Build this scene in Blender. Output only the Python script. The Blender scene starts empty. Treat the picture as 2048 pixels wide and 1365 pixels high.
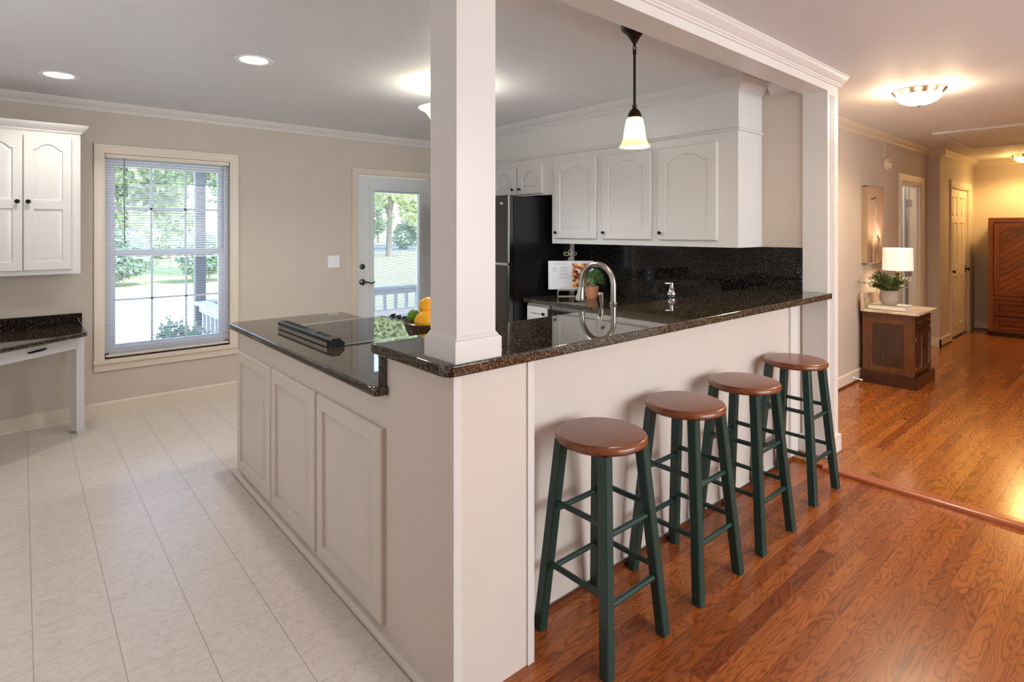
import bpy, bmesh, math, random
from mathutils import Vector, Matrix
random.seed(7)
sc = bpy.context.scene
C = sc.collection
PI = math.pi

# ---------------------------------------------------------------- camera
VA, VB, HZ, EYE = 2320.0, 43.0, 461.0, 1.467
FPX = math.sqrt((VA - 1024) * (1024 - VB))
TH = math.atan((1024 - VB) / FPX)
cam = bpy.data.cameras.new('camera')
cam.sensor_fit = 'HORIZONTAL'
cam.sensor_width = 36.0
cam.lens = FPX / 2048 * 36
cam.shift_y = -(682.5 - HZ) / 2048
cam.clip_start = 0.02
cam.clip_end = 500
camo = bpy.data.objects.new('camera', cam)
C.objects.link(camo)
camo.location = (0, 0, EYE)
camo.rotation_euler = (PI / 2, 0, -TH)
sc.camera = camo

# ---------------------------------------------------------------- world, sun, area lights, exposure
w = bpy.data.worlds.new('world')
sc.world = w
w.use_nodes = True
nt = w.node_tree
sky = nt.nodes.new('ShaderNodeTexSky')
sky.sky_type = 'NISHITA'
sky.sun_disc = False
sky.sun_elevation = math.radians(48)
sky.sun_rotation = math.radians(150)
sky.air_density = 1.0
sky.dust_density = 1.2
bg = nt.nodes['Background']
bg.inputs['Strength'].default_value = 0.85
nt.links.new(sky.outputs[0], bg.inputs[0])

def lamp(name, typ, loc, energy, color=(1, 1, 1), rot=(0, 0, 0), **kw):
    l = bpy.data.lights.new(name, typ)
    l.energy = energy
    l.color = color
    for k, v in kw.items():
        setattr(l, k, v)
    o = bpy.data.objects.new(name, l)
    C.objects.link(o)
    o.location = loc
    o.rotation_euler = rot
    return o

sun = lamp('sun', 'SUN', (0, 0, 30), 3.4, (1.0, 0.95, 0.86), (math.radians(42), 0, math.radians(28)), angle=0.01)
# added fill light behind the camera, standing in for assumed windows
lamp('dining_fill', 'AREA', (2.75, -2.85, 1.5), 92, (0.90, 0.96, 1.0), (math.radians(82), 0, 0), shape='RECTANGLE', size=3.2, size_y=1.9)
# unseen fill added by the left kitchen wall, tilted up to lift the ceiling
lamp('kitchen_left_fill', 'AREA', (-1.5, 2.45, 1.5), 17, (0.82, 0.91, 1.0), (math.radians(132), 0, math.radians(-90)), shape='RECTANGLE', size=1.9, size_y=1.6)
WARM = (1.0, 0.80, 0.56)
AMBER = (1.0, 0.60, 0.20)

sc.view_settings.view_transform = 'Standard'
sc.view_settings.look = 'None'
sc.view_settings.gamma = 1
sc.view_settings.use_curve_mapping = False
sc.view_settings.exposure = 0.76

# ---------------------------------------------------------------- materials
def lin(c):
    return tuple(((x / 255) / 12.92 if x / 255 <= 0.04045 else ((x / 255 + 0.055) / 1.055) ** 2.4) for x in c)

class N:
    """small node helper"""
    def __init__(s, name):
        s.m = bpy.data.materials.new(name)
        s.m.use_nodes = True
        s.t = s.m.node_tree
        s.p = s.t.nodes['Principled BSDF']
        s.out = s.t.nodes['Material Output']
    def n(s, typ, **kw):
        x = s.t.nodes.new(typ)
        for k, v in kw.items():
            setattr(x, k, v)
        return x
    def l(s, a, b):
        s.t.links.new(a, b)
    def val(s, sock, v):
        if hasattr(v, 'links') or isinstance(v, bpy.types.NodeSocket):
            s.l(v, sock)
        else:
            sock.default_value = v
    def math(s, op, a, b=0.0, c=None):
        x = s.n('ShaderNodeMath', operation=op)
        s.val(x.inputs[0], a)
        s.val(x.inputs[1], b)
        if c is not None:
            s.val(x.inputs[2], c)
        return x.outputs[0]
    def pos(s):
        return s.n('ShaderNodeNewGeometry').outputs['Position']
    def obj(s):
        return s.n('ShaderNodeTexCoord').outputs['Object']
    def sep(s, v):
        x = s.n('ShaderNodeSeparateXYZ')
        s.l(v, x.inputs[0])
        return x.outputs
    def comb(s, x, y, z):
        c = s.n('ShaderNodeCombineXYZ')
        for i, v in enumerate((x, y, z)):
            s.val(c.inputs[i], v)
        return c.outputs[0]
    def noise(s, vec, scale, detail=3, rough=0.5, dist=0.0):
        x = s.n('ShaderNodeTexNoise')
        x.inputs['Scale'].default_value = scale
        x.inputs['Detail'].default_value = detail
        x.inputs['Roughness'].default_value = rough
        x.inputs['Distortion'].default_value = dist
        s.l(vec, x.inputs['Vector'])
        return x.outputs['Fac']
    def scale(s, vec, sx, sy, sz):
        x = s.n('ShaderNodeVectorMath', operation='MULTIPLY')
        s.l(vec, x.inputs[0])
        x.inputs[1].default_value = (sx, sy, sz)
        return x.outputs[0]
    def ramp(s, fac, stops):
        x = s.n('ShaderNodeValToRGB')
        e = x.color_ramp.elements
        while len(e) < len(stops):
            e.new(0.5)
        for i, (p, c) in enumerate(stops):
            e[i].position = p
            e[i].color = (*c, 1) if len(c) == 3 else c
        s.l(fac, x.inputs[0])
        return x.outputs[0]
    def mix(s, fac, a, b, mode='MIX'):
        x = s.n('ShaderNodeMix', data_type='RGBA', blend_type=mode)
        s.val(x.inputs['Factor'], fac)
        for k, v in ((6, a), (7, b)):
            if isinstance(v, tuple):
                x.inputs[k].default_value = (*v, 1) if len(v) == 3 else v
            else:
                s.l(v, x.inputs[k])
        return x.outputs[2]
    def bump(s, h, strength, dist=0.002):
        b = s.n('ShaderNodeBump')
        b.inputs['Strength'].default_value = strength
        b.inputs['Distance'].default_value = dist
        s.l(h, b.inputs['Height'])
        s.l(b.outputs[0], s.p.inputs['Normal'])
    def base(s, c):
        if isinstance(c, tuple):
            s.p.inputs['Base Color'].default_value = (*c, 1)
        else:
            s.l(c, s.p.inputs['Base Color'])
    def set(s, **kw):
        for k, v in kw.items():
            s.p.inputs[k.replace('_', ' ')].default_value = v

def plain(name, rgb, rough=0.5, metal=0.0, var=0.04, bump=0.0, bscale=120, coat=0.0):
    m = N(name)
    c = lin(rgb)
    v = m.noise(m.pos(), 6.0, 4)
    m.base(m.mix(v, tuple(x * (1 - var) for x in c), tuple(min(1, x * (1 + var)) for x in c)))
    m.set(Roughness=rough, Metallic=metal)
    if coat:
        m.set(Coat_Weight=coat, Coat_Roughness=0.08)
    if bump:
        m.bump(m.noise(m.pos(), bscale, 3), bump)
    return m.m

def glow(name, rgb, strength, alb=(240, 235, 225)):
    m = N(name)
    m.base(lin(alb))
    m.set(Roughness=0.35, Emission_Strength=strength)
    m.p.inputs['Emission Color'].default_value = (*lin(rgb), 1)
    return m.m

M = {}
M['wall'] = plain('greige_paint', (209, 197, 184), 0.6, bump=0.08, bscale=300)
M['ceil'] = plain('ceiling_paint', (230, 231, 233), 0.55, bump=0.06, bscale=90)
M['trim'] = plain('white_trim_paint', (229, 224, 219), 0.3, var=0.02)
M['cream'] = plain('cream_trim_paint', (228, 216, 198), 0.35, var=0.02)
M['cab'] = plain('white_cabinet_paint', (222, 221, 219), 0.28, var=0.02)
M['isl'] = plain('ivory_panel_paint', (224, 213, 203), 0.32, var=0.02)
M['whiteplastic'] = plain('white_plastic', (246, 247, 249), 0.35)
M['blind'] = None
M['doorwhite'] = plain('door_paint', (226, 228, 230), 0.35, var=0.02)
M['black'] = plain('black_iron', (22, 19, 17), 0.35, 0.6)
M['bronze'] = plain('dark_bronze', (44, 37, 32), 0.4, 0.7)
M['nickel'] = plain('brushed_nickel', (178, 172, 165), 0.28, 1.0)
M['chrome'] = plain('chrome', (205, 205, 210), 0.08, 1.0)
M['pewter'] = plain('pewter', (105, 98, 92), 0.3, 1.0)
M['brass'] = plain('satin_brass', (205, 165, 90), 0.3, 1.0)
M['fridgeside'] = plain('black_appliance_side', (20, 20, 23), 0.22, bump=0.15, bscale=500)
M['steel'] = plain('dark_stainless', (98, 96, 96), 0.2, 1.0)
M['blackgloss'] = plain('black_gloss', (10, 10, 11), 0.12)
M['blackglass'] = plain('black_glass', (6, 6, 7), 0.015)
M['green'] = None
M['marble'] = None
M['pot'] = plain('terracotta', (205, 140, 108), 0.7, bump=0.1)
M['concrete_pot'] = plain('grey_cement_pot', (168, 160, 150), 0.85, var=0.12, bump=0.2, bscale=150)
M['soil'] = plain('soil', (60, 45, 35), 0.95)
M['book'] = plain('white_book_cover', (225, 219, 208), 0.5)
M['page'] = plain('book_page', (226, 226, 230), 0.55)
M['ink'] = plain('page_ink', (150, 150, 155), 0.7)
M['orange'] = plain('orange_peel', (252, 176, 18), 0.4, bump=0.25, bscale=400, var=0.06)
M['lime'] = plain('lime_peel', (100, 150, 25), 0.35, bump=0.15, bscale=300, var=0.15)
M['wirewhite'] = plain('cream_wire', (225, 215, 195), 0.4, 0.3)
M['shade'] = None
M['outlet'] = plain('black_outlet_plastic', (14, 17, 28), 0.3)
M['deck'] = plain('grey_deck_boards', (120, 125, 135), 0.7, var=0.1)
M['porchwhite'] = plain('porch_white_paint', (215, 215, 220), 0.5)
M['post'] = plain('porch_post_paint', (120, 115, 118), 0.6)
M['concrete'] = plain('driveway_concrete', (205, 200, 190), 0.9, var=0.06)
M['road'] = plain('asphalt', (120, 124, 130), 0.9, var=0.08)
M['bark'] = plain('bark', (140, 128, 116), 0.95, var=0.3)
M['siding'] = plain('house_siding', (200, 195, 188), 0.7)

def mk_green():
    m = N('dark_green_paint')
    v = m.noise(m.pos(), 190, 2)
    spec = m.ramp(v, [(0.735, lin((31, 62, 57))), (0.745, lin((150, 160, 155)))])
    m.base(spec)
    m.set(Roughness=0.32)
    m.bump(m.noise(m.pos(), 60, 3), 0.12)
    return m.m
M['green'] = mk_green()

def mk_granite(name, warm):
    m = N(name)
    p = m.pos()
    n1 = m.noise(p, 125, 4, 0.68)
    v = m.n('ShaderNodeTexVoronoi')
    v.inputs['Scale'].default_value = 205 if warm else 185
    m.l(p, v.inputs['Vector'])
    rnd = m.sep(v.outputs['Color'])[0]
    on = m.math('LESS_THAN', v.outputs['Distance'], 0.36 if warm else 0.30)
    fl = m.math('MULTIPLY', m.math('POWER', rnd, 13.0 if warm else 9.0), on)
    if warm:
        dark = m.ramp(n1, [(0.38, lin((9, 9, 9))), (0.49, lin((24, 21, 19))), (0.57, lin((84, 70, 52))), (0.68, lin((138, 120, 96)))])
        c = lin((190, 178, 158))
    else:
        dark = m.ramp(n1, [(0.44, lin((6, 6, 7))), (0.55, lin((16, 15, 15))), (0.64, lin((52, 45, 38))), (0.76, lin((100, 90, 78)))])
        c = lin((235, 226, 208))
    m.base(m.mix(fl, dark, c))
    m.set(Roughness=0.03, IOR=1.85 if warm else 1.45)
    return m.m
M['granite'] = mk_granite('dark_granite', True)
M['granite2'] = mk_granite('black_granite_splash', False)

def mk_marble():
    m = N('cream_marble')
    p = m.pos()
    v = m.noise(p, 5, 6, 0.6, 1.5)
    m.base(m.ramp(v, [(0.35, lin((224, 212, 194))), (0.5, lin((206, 190, 168))), (0.56, lin((176, 158, 134))), (0.62, lin((218, 205, 186)))]))
    m.set(Roughness=0.25)
    return m.m
M['marble'] = mk_marble()

def mk_floorwood(name, cols, width=0.057, length=1.1, rough=0.27):
    m = N(name)
    x, y, z = m.sep(m.pos())
    row = m.math('FLOOR', m.math('DIVIDE', y, width))
    wn = m.n('ShaderNodeTexWhiteNoise', noise_dimensions='1D')
    m.l(row, wn.inputs['W'])
    r1 = wn.outputs['Value']
    xs = m.math('ADD', x, m.math('MULTIPLY', r1, 7.3))
    col = m.math('FLOOR', m.math('DIVIDE', xs, length))
    wn2 = m.n('ShaderNodeTexWhiteNoise', noise_dimensions='2D')
    m.l(m.comb(row, col, 0.0), wn2.inputs['Vector'])
    rid = wn2.outputs['Value']
    # cathedral grain: warped rings along the board
    gx = m.math('ADD', m.math('MULTIPLY', x, 1.0), m.math('MULTIPLY', rid, 31.0))
    gy = m.math('ADD', m.math('MULTIPLY', y, 1.0), m.math('MULTIPLY', rid, 17.0))
    warp = m.noise(m.comb(m.math('MULTIPLY', gx, 2.2), m.math('MULTIPLY', gy, 13.0), 0.0), 1.0, 2, 0.45, 0.5)
    rings = m.math('FRACT', m.math('MULTIPLY', warp, 15.0))
    rings = m.math('ABSOLUTE', m.math('SUBTRACT', m.math('MULTIPLY', rings, 2.0), 1.0))
    fine = m.noise(m.comb(m.math('MULTIPLY', gx, 5.0), m.math('MULTIPLY', gy, 260.0), 0.0), 1.0, 3, 0.6)
    g = m.math('ADD', m.math('MULTIPLY', m.math('POWER', rings, 2.5), 0.60), m.math('MULTIPLY', fine, 0.45))
    tone = m.ramp(rid, [(0.0, lin(cols[0])), (0.35, lin(cols[1])), (0.7, lin(cols[2])), (1.0, lin(cols[3]))])
    darkc = m.mix(1.0, tone, lin((132, 92, 70)), 'MULTIPLY')
    c = m.mix(m.math('MULTIPLY', m.math('SUBTRACT', g, 0.15), 0.95), tone, darkc)
    # joints
    fy = m.math('FRACT', m.math('DIVIDE', y, width))
    ey = m.math('LESS_THAN', m.math('MINIMUM', fy, m.math('SUBTRACT', 1.0, fy)), 0.016)
    fx = m.math('FRACT', m.math('DIVIDE', xs, length))
    ex = m.math('LESS_THAN', m.math('MINIMUM', fx, m.math('SUBTRACT', 1.0, fx)), 0.001)
    gap = m.math('MAXIMUM', ey, ex)
    m.base(m.mix(m.math('MULTIPLY', gap, 0.55), c, lin((50, 22, 10))))
    m.set(Roughness=rough)
    m.p.inputs['Coat Weight'].default_value = 0.12
    m.p.inputs['Coat Roughness'].default_value = 0.15
    m.bump(m.math('ADD', m.math('MULTIPLY', g, -0.5), m.math('MULTIPLY', gap, -1.0)), 0.12, 0.001)
    return m.m
M['oak'] = mk_floorwood('red_oak_floor', [(156, 82, 34), (170, 92, 40), (182, 104, 48), (138, 68, 28)])
M['oakhall'] = mk_floorwood('hall_oak_floor', [(164, 96, 38), (178, 106, 44), (188, 118, 52), (146, 82, 32)], rough=0.17)

def mk_wood(name, light, dark, axis='z', sc_=1.0, rough=0.3, ringk=9.0):
    m = N(name)
    x, y, z = m.sep(m.obj())
    s = {'x': (1.6, 16, 16), 'y': (16, 1.6, 16), 'z': (16, 16, 1.6)}[axis]
    v = m.scale(m.obj(), *[q * sc_ for q in s])
    warp = m.noise(v, 1.0, 3, 0.5, 0.6)
    r = m.math('FRACT', m.math('MULTIPLY', warp, ringk))
    r = m.math('ABSOLUTE', m.math('SUBTRACT', m.math('MULTIPLY', r, 2.0), 1.0))
    s2 = {'x': (6, 220, 220), 'y': (220, 6, 220), 'z': (220, 220, 6)}[axis]
    f = m.noise(m.scale(m.obj(), *s2), 1.0, 2)
    g = m.math('ADD', m.math('MULTIPLY', r, 0.5), m.math('MULTIPLY', f, 0.5))
    m.base(m.mix(g, lin(light), lin(dark)))
    m.set(Roughness=rough, Coat_Weight=0.3, Coat_Roughness=0.12)
    return m.m
M['seat'] = mk_wood('stool_seat_wood', (142, 78, 42), (100, 50, 25), 'x', 0.8, 0.28, 5)
M['walnut'] = mk_wood('dark_walnut', (116, 68, 32), (62, 33, 15), 'z', 1.0, 0.3, 7)
M['walnutpanel'] = mk_wood('walnut_panel', (74, 42, 22), (40, 20, 10), 'z', 1.0, 0.3, 6)
M['walnutx'] = mk_wood('dark_walnut_rail', (78, 38, 22), (36, 15, 9), 'x', 1.0, 0.3, 7)
M['walnutdark'] = mk_wood('walnut_front', (72, 34, 20), (34, 14, 9), 'z', 1.0, 0.25, 5)
M['armoire'] = mk_wood('reddish_oak', (172, 98, 46), (124, 64, 28), 'z', 1.0, 0.35, 8)
M['armpanel'] = mk_wood('reddish_oak_boards', (150, 84, 40), (104, 52, 24), 'y', 1.0, 0.35, 6)
def tone_islands(mat, amt=0.45):
    t = mat.node_tree
    p = t.nodes['Principled BSDF']
    src = p.inputs['Base Color'].links[0].from_socket
    g = t.nodes.new('ShaderNodeNewGeometry')
    r = t.nodes.new('ShaderNodeMapRange')
    r.inputs['To Min'].default_value = 1 - amt
    r.inputs['To Max'].default_value = 1 + amt * 0.5
    t.links.new(g.outputs['Random Per Island'], r.inputs['Value'])
    v = t.nodes.new('ShaderNodeVectorMath')
    v.operation = 'SCALE'
    t.links.new(src, v.inputs[0])
    t.links.new(r.outputs[0], v.inputs['Scale'])
    t.links.new(v.outputs[0], p.inputs['Base Color'])
M['armboards'] = mk_wood('diagonal_oak_boards', (176, 104, 46), (136, 72, 30), 'y', 1.0, 0.35, 6)
tone_islands(M['armboards'], 0.3)
M['bowlwood'] = mk_wood('bowl_wood', (96, 68, 36), (48, 32, 18), 'x', 1.4, 0.35, 6)
M['nosing'] = mk_wood('oak_nosing', (190, 108, 66), (152, 78, 44), 'y', 1.0, 0.3, 6)
M['shoe'] = mk_wood('stained_shoe', (120, 60, 34), (80, 38, 20), 'x', 1.0, 0.35, 6)

def mk_vinyl():
    m = N('marbled_vinyl_tile')
    p = m.pos()
    x, y, z = m.sep(p)
    T = 0.2315
    tx = m.math('DIVIDE', m.math('SUBTRACT', x, 0.03), T)
    ty = m.math('DIVIDE', m.math('SUBTRACT', y, 2.945), T)
    wn = m.n('ShaderNodeTexWhiteNoise', noise_dimensions='2D')
    m.l(m.comb(m.math('FLOOR', tx), m.math('FLOOR', ty), 0.0), wn.inputs['Vector'])
    rid = wn.outputs['Value']
    off = m.math('MULTIPLY', rid, 40.0)
    v = m.comb(m.math('ADD', m.math('MULTIPLY', x, 6.0), off), m.math('ADD', m.math('MULTIPLY', y, 9.0), off), off)
    n1 = m.noise(v, 1.1, 6, 0.66, 1.6)
    vein = m.math('ABSOLUTE', m.math('SUBTRACT', n1, 0.5))
    veinm = m.ramp(vein, [(0.0, (1, 1, 1)), (0.016, (0, 0, 0))])
    n2 = m.noise(v, 4.6, 6, 0.75, 0.6)
    c = m.ramp(n2, [(0.25, lin((210, 197, 185))), (0.5, lin((224, 212, 201))), (0.75, lin((231, 221, 212)))])
    c = m.mix(m.math('MULTIPLY', m.sep(veinm)[0], 0.38), c, lin((160, 149, 139)))
    def line(t, wd):
        f = m.math('FRACT', t)
        return m.math('LESS_THAN', m.math('MINIMUM', f, m.math('SUBTRACT', 1.0, f)), wd)
    lx = m.math('MULTIPLY', line(tx, 0.007), 0.6)
    ly = m.math('MULTIPLY', line(ty, 0.007), 0.30)
    m.base(m.mix(m.math('MAXIMUM', lx, ly), c, lin((130, 120, 110))))
    m.set(Roughness=0.28)
    m.bump(n2, 0.15, 0.001)
    return m.m
M['vinyl'] = mk_vinyl()

def mk_glass():
    m = N('window_glass')
    t = m.n('ShaderNodeBsdfTransparent')
    g = m.n('ShaderNodeBsdfGlossy')
    g.inputs['Roughness'].default_value = 0.0
    f = m.n('ShaderNodeFresnel')
    f.inputs['IOR'].default_value = 1.45
    mx = m.n('ShaderNodeMixShader')
    m.l(f.outputs[0], mx.inputs[0])
    m.l(t.outputs[0], mx.inputs[1])
    m.l(g.outputs[0], mx.inputs[2])
    m.l(mx.outputs[0], m.out.inputs[0])
    return m.m
M['glass'] = mk_glass()
def mk_blind():
    m = N('blind_vinyl')
    m.base(lin((240, 242, 248)))
    m.set(Roughness=0.4)
    tr = m.n('ShaderNodeBsdfTranslucent')
    tr.inputs['Color'].default_value = (*lin((235, 240, 250)), 1)
    mx = m.n('ShaderNodeMixShader')
    mx.inputs[0].default_value = 0.5
    m.l(m.p.outputs[0], mx.inputs[1])
    m.l(tr.outputs[0], mx.inputs[2])
    m.l(mx.outputs[0], m.out.inputs[0])
    return m.m
M['blind'] = mk_blind()

def mk_leaf(name, a, b, trans=0.3):
    m = N(name)
    v = m.noise(m.pos(), 9.0, 2)
    m.base(m.mix(v, lin(a), lin(b)))
    m.set(Roughness=0.5)
    tr = m.n('ShaderNodeBsdfTranslucent')
    tr.inputs['Color'].default_value = (*lin(b), 1)
    mx = m.n('ShaderNodeMixShader')
    mx.inputs[0].default_value = trans
    m.l(m.p.outputs[0], mx.inputs[1])
    m.l(tr.outputs[0], mx.inputs[2])
    m.l(mx.outputs[0], m.out.inputs[0])
    return m.m
M['leaf_tree'] = mk_leaf('tree_leaves', (112, 132, 104), (182, 198, 160), 0.4)
M['leaf_far'] = mk_leaf('pale_tree_leaves', (160, 172, 130), (222, 226, 180), 0.45)
M['leaf_shrub'] = mk_leaf('shrub_leaves', (96, 124, 112), (176, 196, 166), 0.3)
M['leaf_pot'] = mk_leaf('small_plant_leaves', (70, 112, 58), (120, 160, 90), 0.2)
M['leaf_dark'] = mk_leaf('olive_leaves', (58, 76, 38), (96, 112, 62), 0.15)
def mk_grass():
    m = N('lawn_grass')
    v = m.noise(m.pos(), 0.5, 6, 0.7)
    m.base(m.ramp(v, [(0.3, lin((146, 160, 108))), (0.6, lin((168, 178, 124))), (0.8, lin((190, 192, 148)))]))
    m.set(Roughness=0.9)
    return m.m
M['grass'] = mk_grass()

M['can'] = glow('recessed_lens', (255, 236, 205), 9)
M['bulbglass'] = glow('lit_amber_glass', (255, 238, 190), 1.1, (250, 235, 200))
M['pendantglass'] = None
def mk_pendant():
    m = N('lit_pendant_glass')
    x, y, z = m.sep(m.n('ShaderNodeTexCoord').outputs['Generated'])
    m.base(lin((240, 215, 165)))
    c = m.ramp(z, [(0.0, lin((240, 185, 105))), (0.16, lin((250, 205, 130))), (0.26, lin((255, 245, 222))), (0.75, lin((255, 244, 215))), (1.0, lin((250, 205, 130)))])
    m.l(c, m.p.inputs['Emission Color'])
    m.set(Emission_Strength=0.95, Roughness=0.35)
    return m.m
M['pendantglass'] = mk_pendant()
M['flushglass'] = glow('lit_flush_glass', (255, 240, 205), 1.8)
M['flushglass2'] = glow('lit_amber_flush_glass', (255, 228, 150), 1.6)
M['shade'] = glow('lit_linen_shade', (255, 226, 204), 0.42, (228, 218, 208))

def mk_photo():
    m = N('printed_food_photo')
    v = m.n('ShaderNodeTexVoronoi')
    v.inputs['Scale'].default_value = 34
    m.l(m.pos(), v.inputs['Vector'])
    r = m.sep(v.outputs['Color'])[0]
    c = m.ramp(r, [(0.0, lin((90, 36, 20))), (0.3, lin((190, 90, 30))), (0.55, lin((235, 140, 60))), (0.8, lin((250, 205, 150))), (1.0, lin((250, 235, 220)))])
    m.base(c)
    m.set(Roughness=0.4)
    return m.m
M['photo'] = mk_photo()
M['canvas'] = plain('taupe_canvas_print', (196, 164, 140), 0.8, var=0.06, bump=0.15, bscale=400)
M['canvasedge'] = plain('canvas_edge_frame', (166, 142, 112), 0.6, var=0.2)
M['bird'] = plain('heron_print_light', (214, 196, 176), 0.8, var=0.2)
M['birddark'] = plain('heron_print_dark', (98, 78, 60), 0.8)
M['reed'] = plain('reed_print', (150, 122, 94), 0.8)

# ---------------------------------------------------------------- mesh helpers
class B:
    def __init__(s):
        s.b = bmesh.new()
    def _new(s, n0):
        s.b.verts.ensure_lookup_table()
        return s.b.verts[n0:]
    def bevel(s, faces, r, seg=2):
        es = set()
        for f in faces:
            for e in f.edges:
                if len(e.link_faces) == 2 and e.calc_face_angle(0) > 0.5:
                    es.add(e)
        if es:
            bmesh.ops.bevel(s.b, geom=list(es), offset=r, segments=seg, affect='EDGES', profile=0.5, clamp_overlap=True)
    def box(s, x0, x1, y0, y1, z0, z1, r=0.0, seg=2, mat=None):
        x0, x1 = min(x0, x1), max(x0, x1); y0, y1 = min(y0, y1), max(y0, y1); z0, z1 = min(z0, z1), max(z0, z1)
        P = [(x0, y0, z0), (x1, y0, z0), (x1, y1, z0), (x0, y1, z0), (x0, y0, z1), (x1, y0, z1), (x1, y1, z1), (x0, y1, z1)]
        if mat:
            P = [mat @ Vector(p) for p in P]
        v = [s.b.verts.new(p) for p in P]
        F = [s.b.faces.new([v[i] for i in q]) for q in ((0, 3, 2, 1), (4, 5, 6, 7), (0, 1, 5, 4), (1, 2, 6, 5), (2, 3, 7, 6), (3, 0, 4, 7))]
        if r:
            s.bevel(F, r, seg)
        return s
    def prism(s, poly, axis, a, b, r=0.0, seg=2):
        def mk(p, t):
            return {'x': (t, p[0], p[1]), 'y': (p[0], t, p[1]), 'z': (p[0], p[1], t)}[axis]
        A = [s.b.verts.new(mk(p, a)) for p in poly]
        Bv = [s.b.verts.new(mk(p, b)) for p in poly]
        n = len(poly)
        F = [s.b.faces.new(A[::-1]), s.b.faces.new(Bv)]
        for i in range(n):
            F.append(s.b.faces.new((A[i], A[(i + 1) % n], Bv[(i + 1) % n], Bv[i])))
        bmesh.ops.recalc_face_normals(s.b, faces=F)
        if r:
            s.bevel(F, r, seg)
        return s
    def loops(s, loops, close0=True, close1=True, cyc=True):
        V = [[s.b.verts.new(p) for p in L] for L in loops]
        n = len(V[0])
        F = []
        for i in range(len(V) - 1):
            for j in range(n if cyc else n - 1):
                k = (j + 1) % n
                F.append(s.b.faces.new((V[i][j], V[i][k], V[i + 1][k], V[i + 1][j])))
        if close0 and n > 2:
            F.append(s.b.faces.new(V[0][::-1]))
        if close1 and n > 2:
            F.append(s.b.faces.new(V[-1]))
        bmesh.ops.recalc_face_normals(s.b, faces=F)
        return s
    def lathe(s, prof, c=(0, 0, 0), seg=32, mat=None, cap0=True, cap1=True):
        L = []
        for r, z in prof:
            ring = []
            for i in range(seg):
                a = 2 * PI * i / seg
                p = Vector((max(r, 1e-4) * math.cos(a), max(r, 1e-4) * math.sin(a), z))
                if mat:
                    p = mat @ p
                ring.append(p + Vector(c))
            L.append(ring)
        return s.loops(L, cap0, cap1)
    def tube(s, pts, rad, seg=10, closed=False):
        pts = [Vector(p) for p in pts]
        n = len(pts)
        R = rad if isinstance(rad, (list, tuple)) else [rad] * n
        L = []
        up = None
        for i, p in enumerate(pts):
            d = (pts[min(i + 1, n - 1)] - pts[max(i - 1, 0)])
            if d.length < 1e-9:
                d = Vector((0, 0, 1))
            d.normalize()
            if up is None:
                up = d.orthogonal().normalized()
            else:
                up = (up - d * up.dot(d))
                up = up.normalized() if up.length > 1e-6 else d.orthogonal().normalized()
            q = d.cross(up)
            L.append([p + (up * math.cos(2 * PI * j / seg) + q * math.sin(2 * PI * j / seg)) * R[i] for j in range(seg)])
        return s.loops(L)
    def ball(s, c, r, seg=20, sz=1.0):
        pr = [(r * math.sin(PI * i / 12), -r * sz * math.cos(PI * i / 12)) for i in range(13)]
        return s.lathe(pr, c, seg)
    def bar(s, p0, p1, h0, h1=None, ch=0.0):
        """square section bar with horizontal ends"""
        h1 = h1 or h0
        def sec(p, h):
            c = ch
            return [Vector(p) + Vector(q + (0,)) for q in ((-h + c, -h), (h - c, -h), (h, -h + c), (h, h - c), (h - c, h), (-h + c, h), (-h, h - c), (-h, -h + c))]
        return s.loops([sec(p0, h0), sec(p1, h1)])
    def leaf(s, p, d, up, L, W):
        d = d.normalized(); n = d.cross(up)
        if n.length < 1e-4:
            n = d.orthogonal()
        n.normalize()
        k = d.cross(n) * (W * 0.25)
        a = s.b.verts.new(p); b = s.b.verts.new(p + d * L * 0.5 + n * W * 0.5 + k)
        c = s.b.verts.new(p + d * L); e = s.b.verts.new(p + d * L * 0.5 - n * W * 0.5 + k)
        s.b.faces.new((a, b, c)); s.b.faces.new((a, c, e))

W = {}     # world matrix of every parent
def finish(name, b, mat, Mi, smooth=True, ang=38):
    me = bpy.data.meshes.new(name)
    if Mi is not None:
        bmesh.ops.transform(b.b, matrix=Mi, verts=b.b.verts)
    b.b.to_mesh(me)
    b.b.free()
    me.materials.append(mat)
    if smooth:
        me.polygons.foreach_set('use_smooth', [True] * len(me.polygons))
        me.set_sharp_from_angle(angle=math.radians(ang))
    return me

def obj(name, b, mat, parent=None, label=None, smooth=True, ang=38):
    if parent is not None:
        Wm = W[parent.name]
        me = finish(name, b, mat, Wm.inverted(), smooth, ang)
        o = bpy.data.objects.new(name, me)
        C.objects.link(o)
        o.parent = parent
        W[o.name] = Wm.copy()
    else:
        vs = [v.co for v in b.b.verts]
        mn = [min(v[i] for v in vs) for i in range(3)]
        mx = [max(v[i] for v in vs) for i in range(3)]
        loc = Vector(((mn[0] + mx[0]) / 2, (mn[1] + mx[1]) / 2, mn[2]))
        me = finish(name, b, mat, Matrix.Translation(-loc), smooth, ang)
        o = bpy.data.objects.new(name, me)
        C.objects.link(o)
        o.location = loc
        W[o.name] = Matrix.Translation(loc)
    if label:
        o['label'] = label
    if smooth:
        wn = o.modifiers.new('weighted_normal', 'WEIGHTED_NORMAL')
        wn.keep_sharp = True
        wn.weight = 75
    return o

def tag(o, label, cat, group=None, kind=None):
    o['label'] = label
    o['category'] = cat
    if group:
        o['group'] = group
    if kind:
        o['kind'] = kind
    return o

def thing(name, label, cat, loc=(0, 0, 0), rz=0.0, group=None, kind=None):
    o = bpy.data.objects.new(name, None)
    C.objects.link(o)
    o.empty_display_size = 0.05
    o.location = loc
    o.rotation_euler = (0, 0, rz)
    W[o.name] = Matrix.Translation(loc) @ Matrix.Rotation(rz, 4, 'Z')
    return tag(o, label, cat, group, kind)

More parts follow.
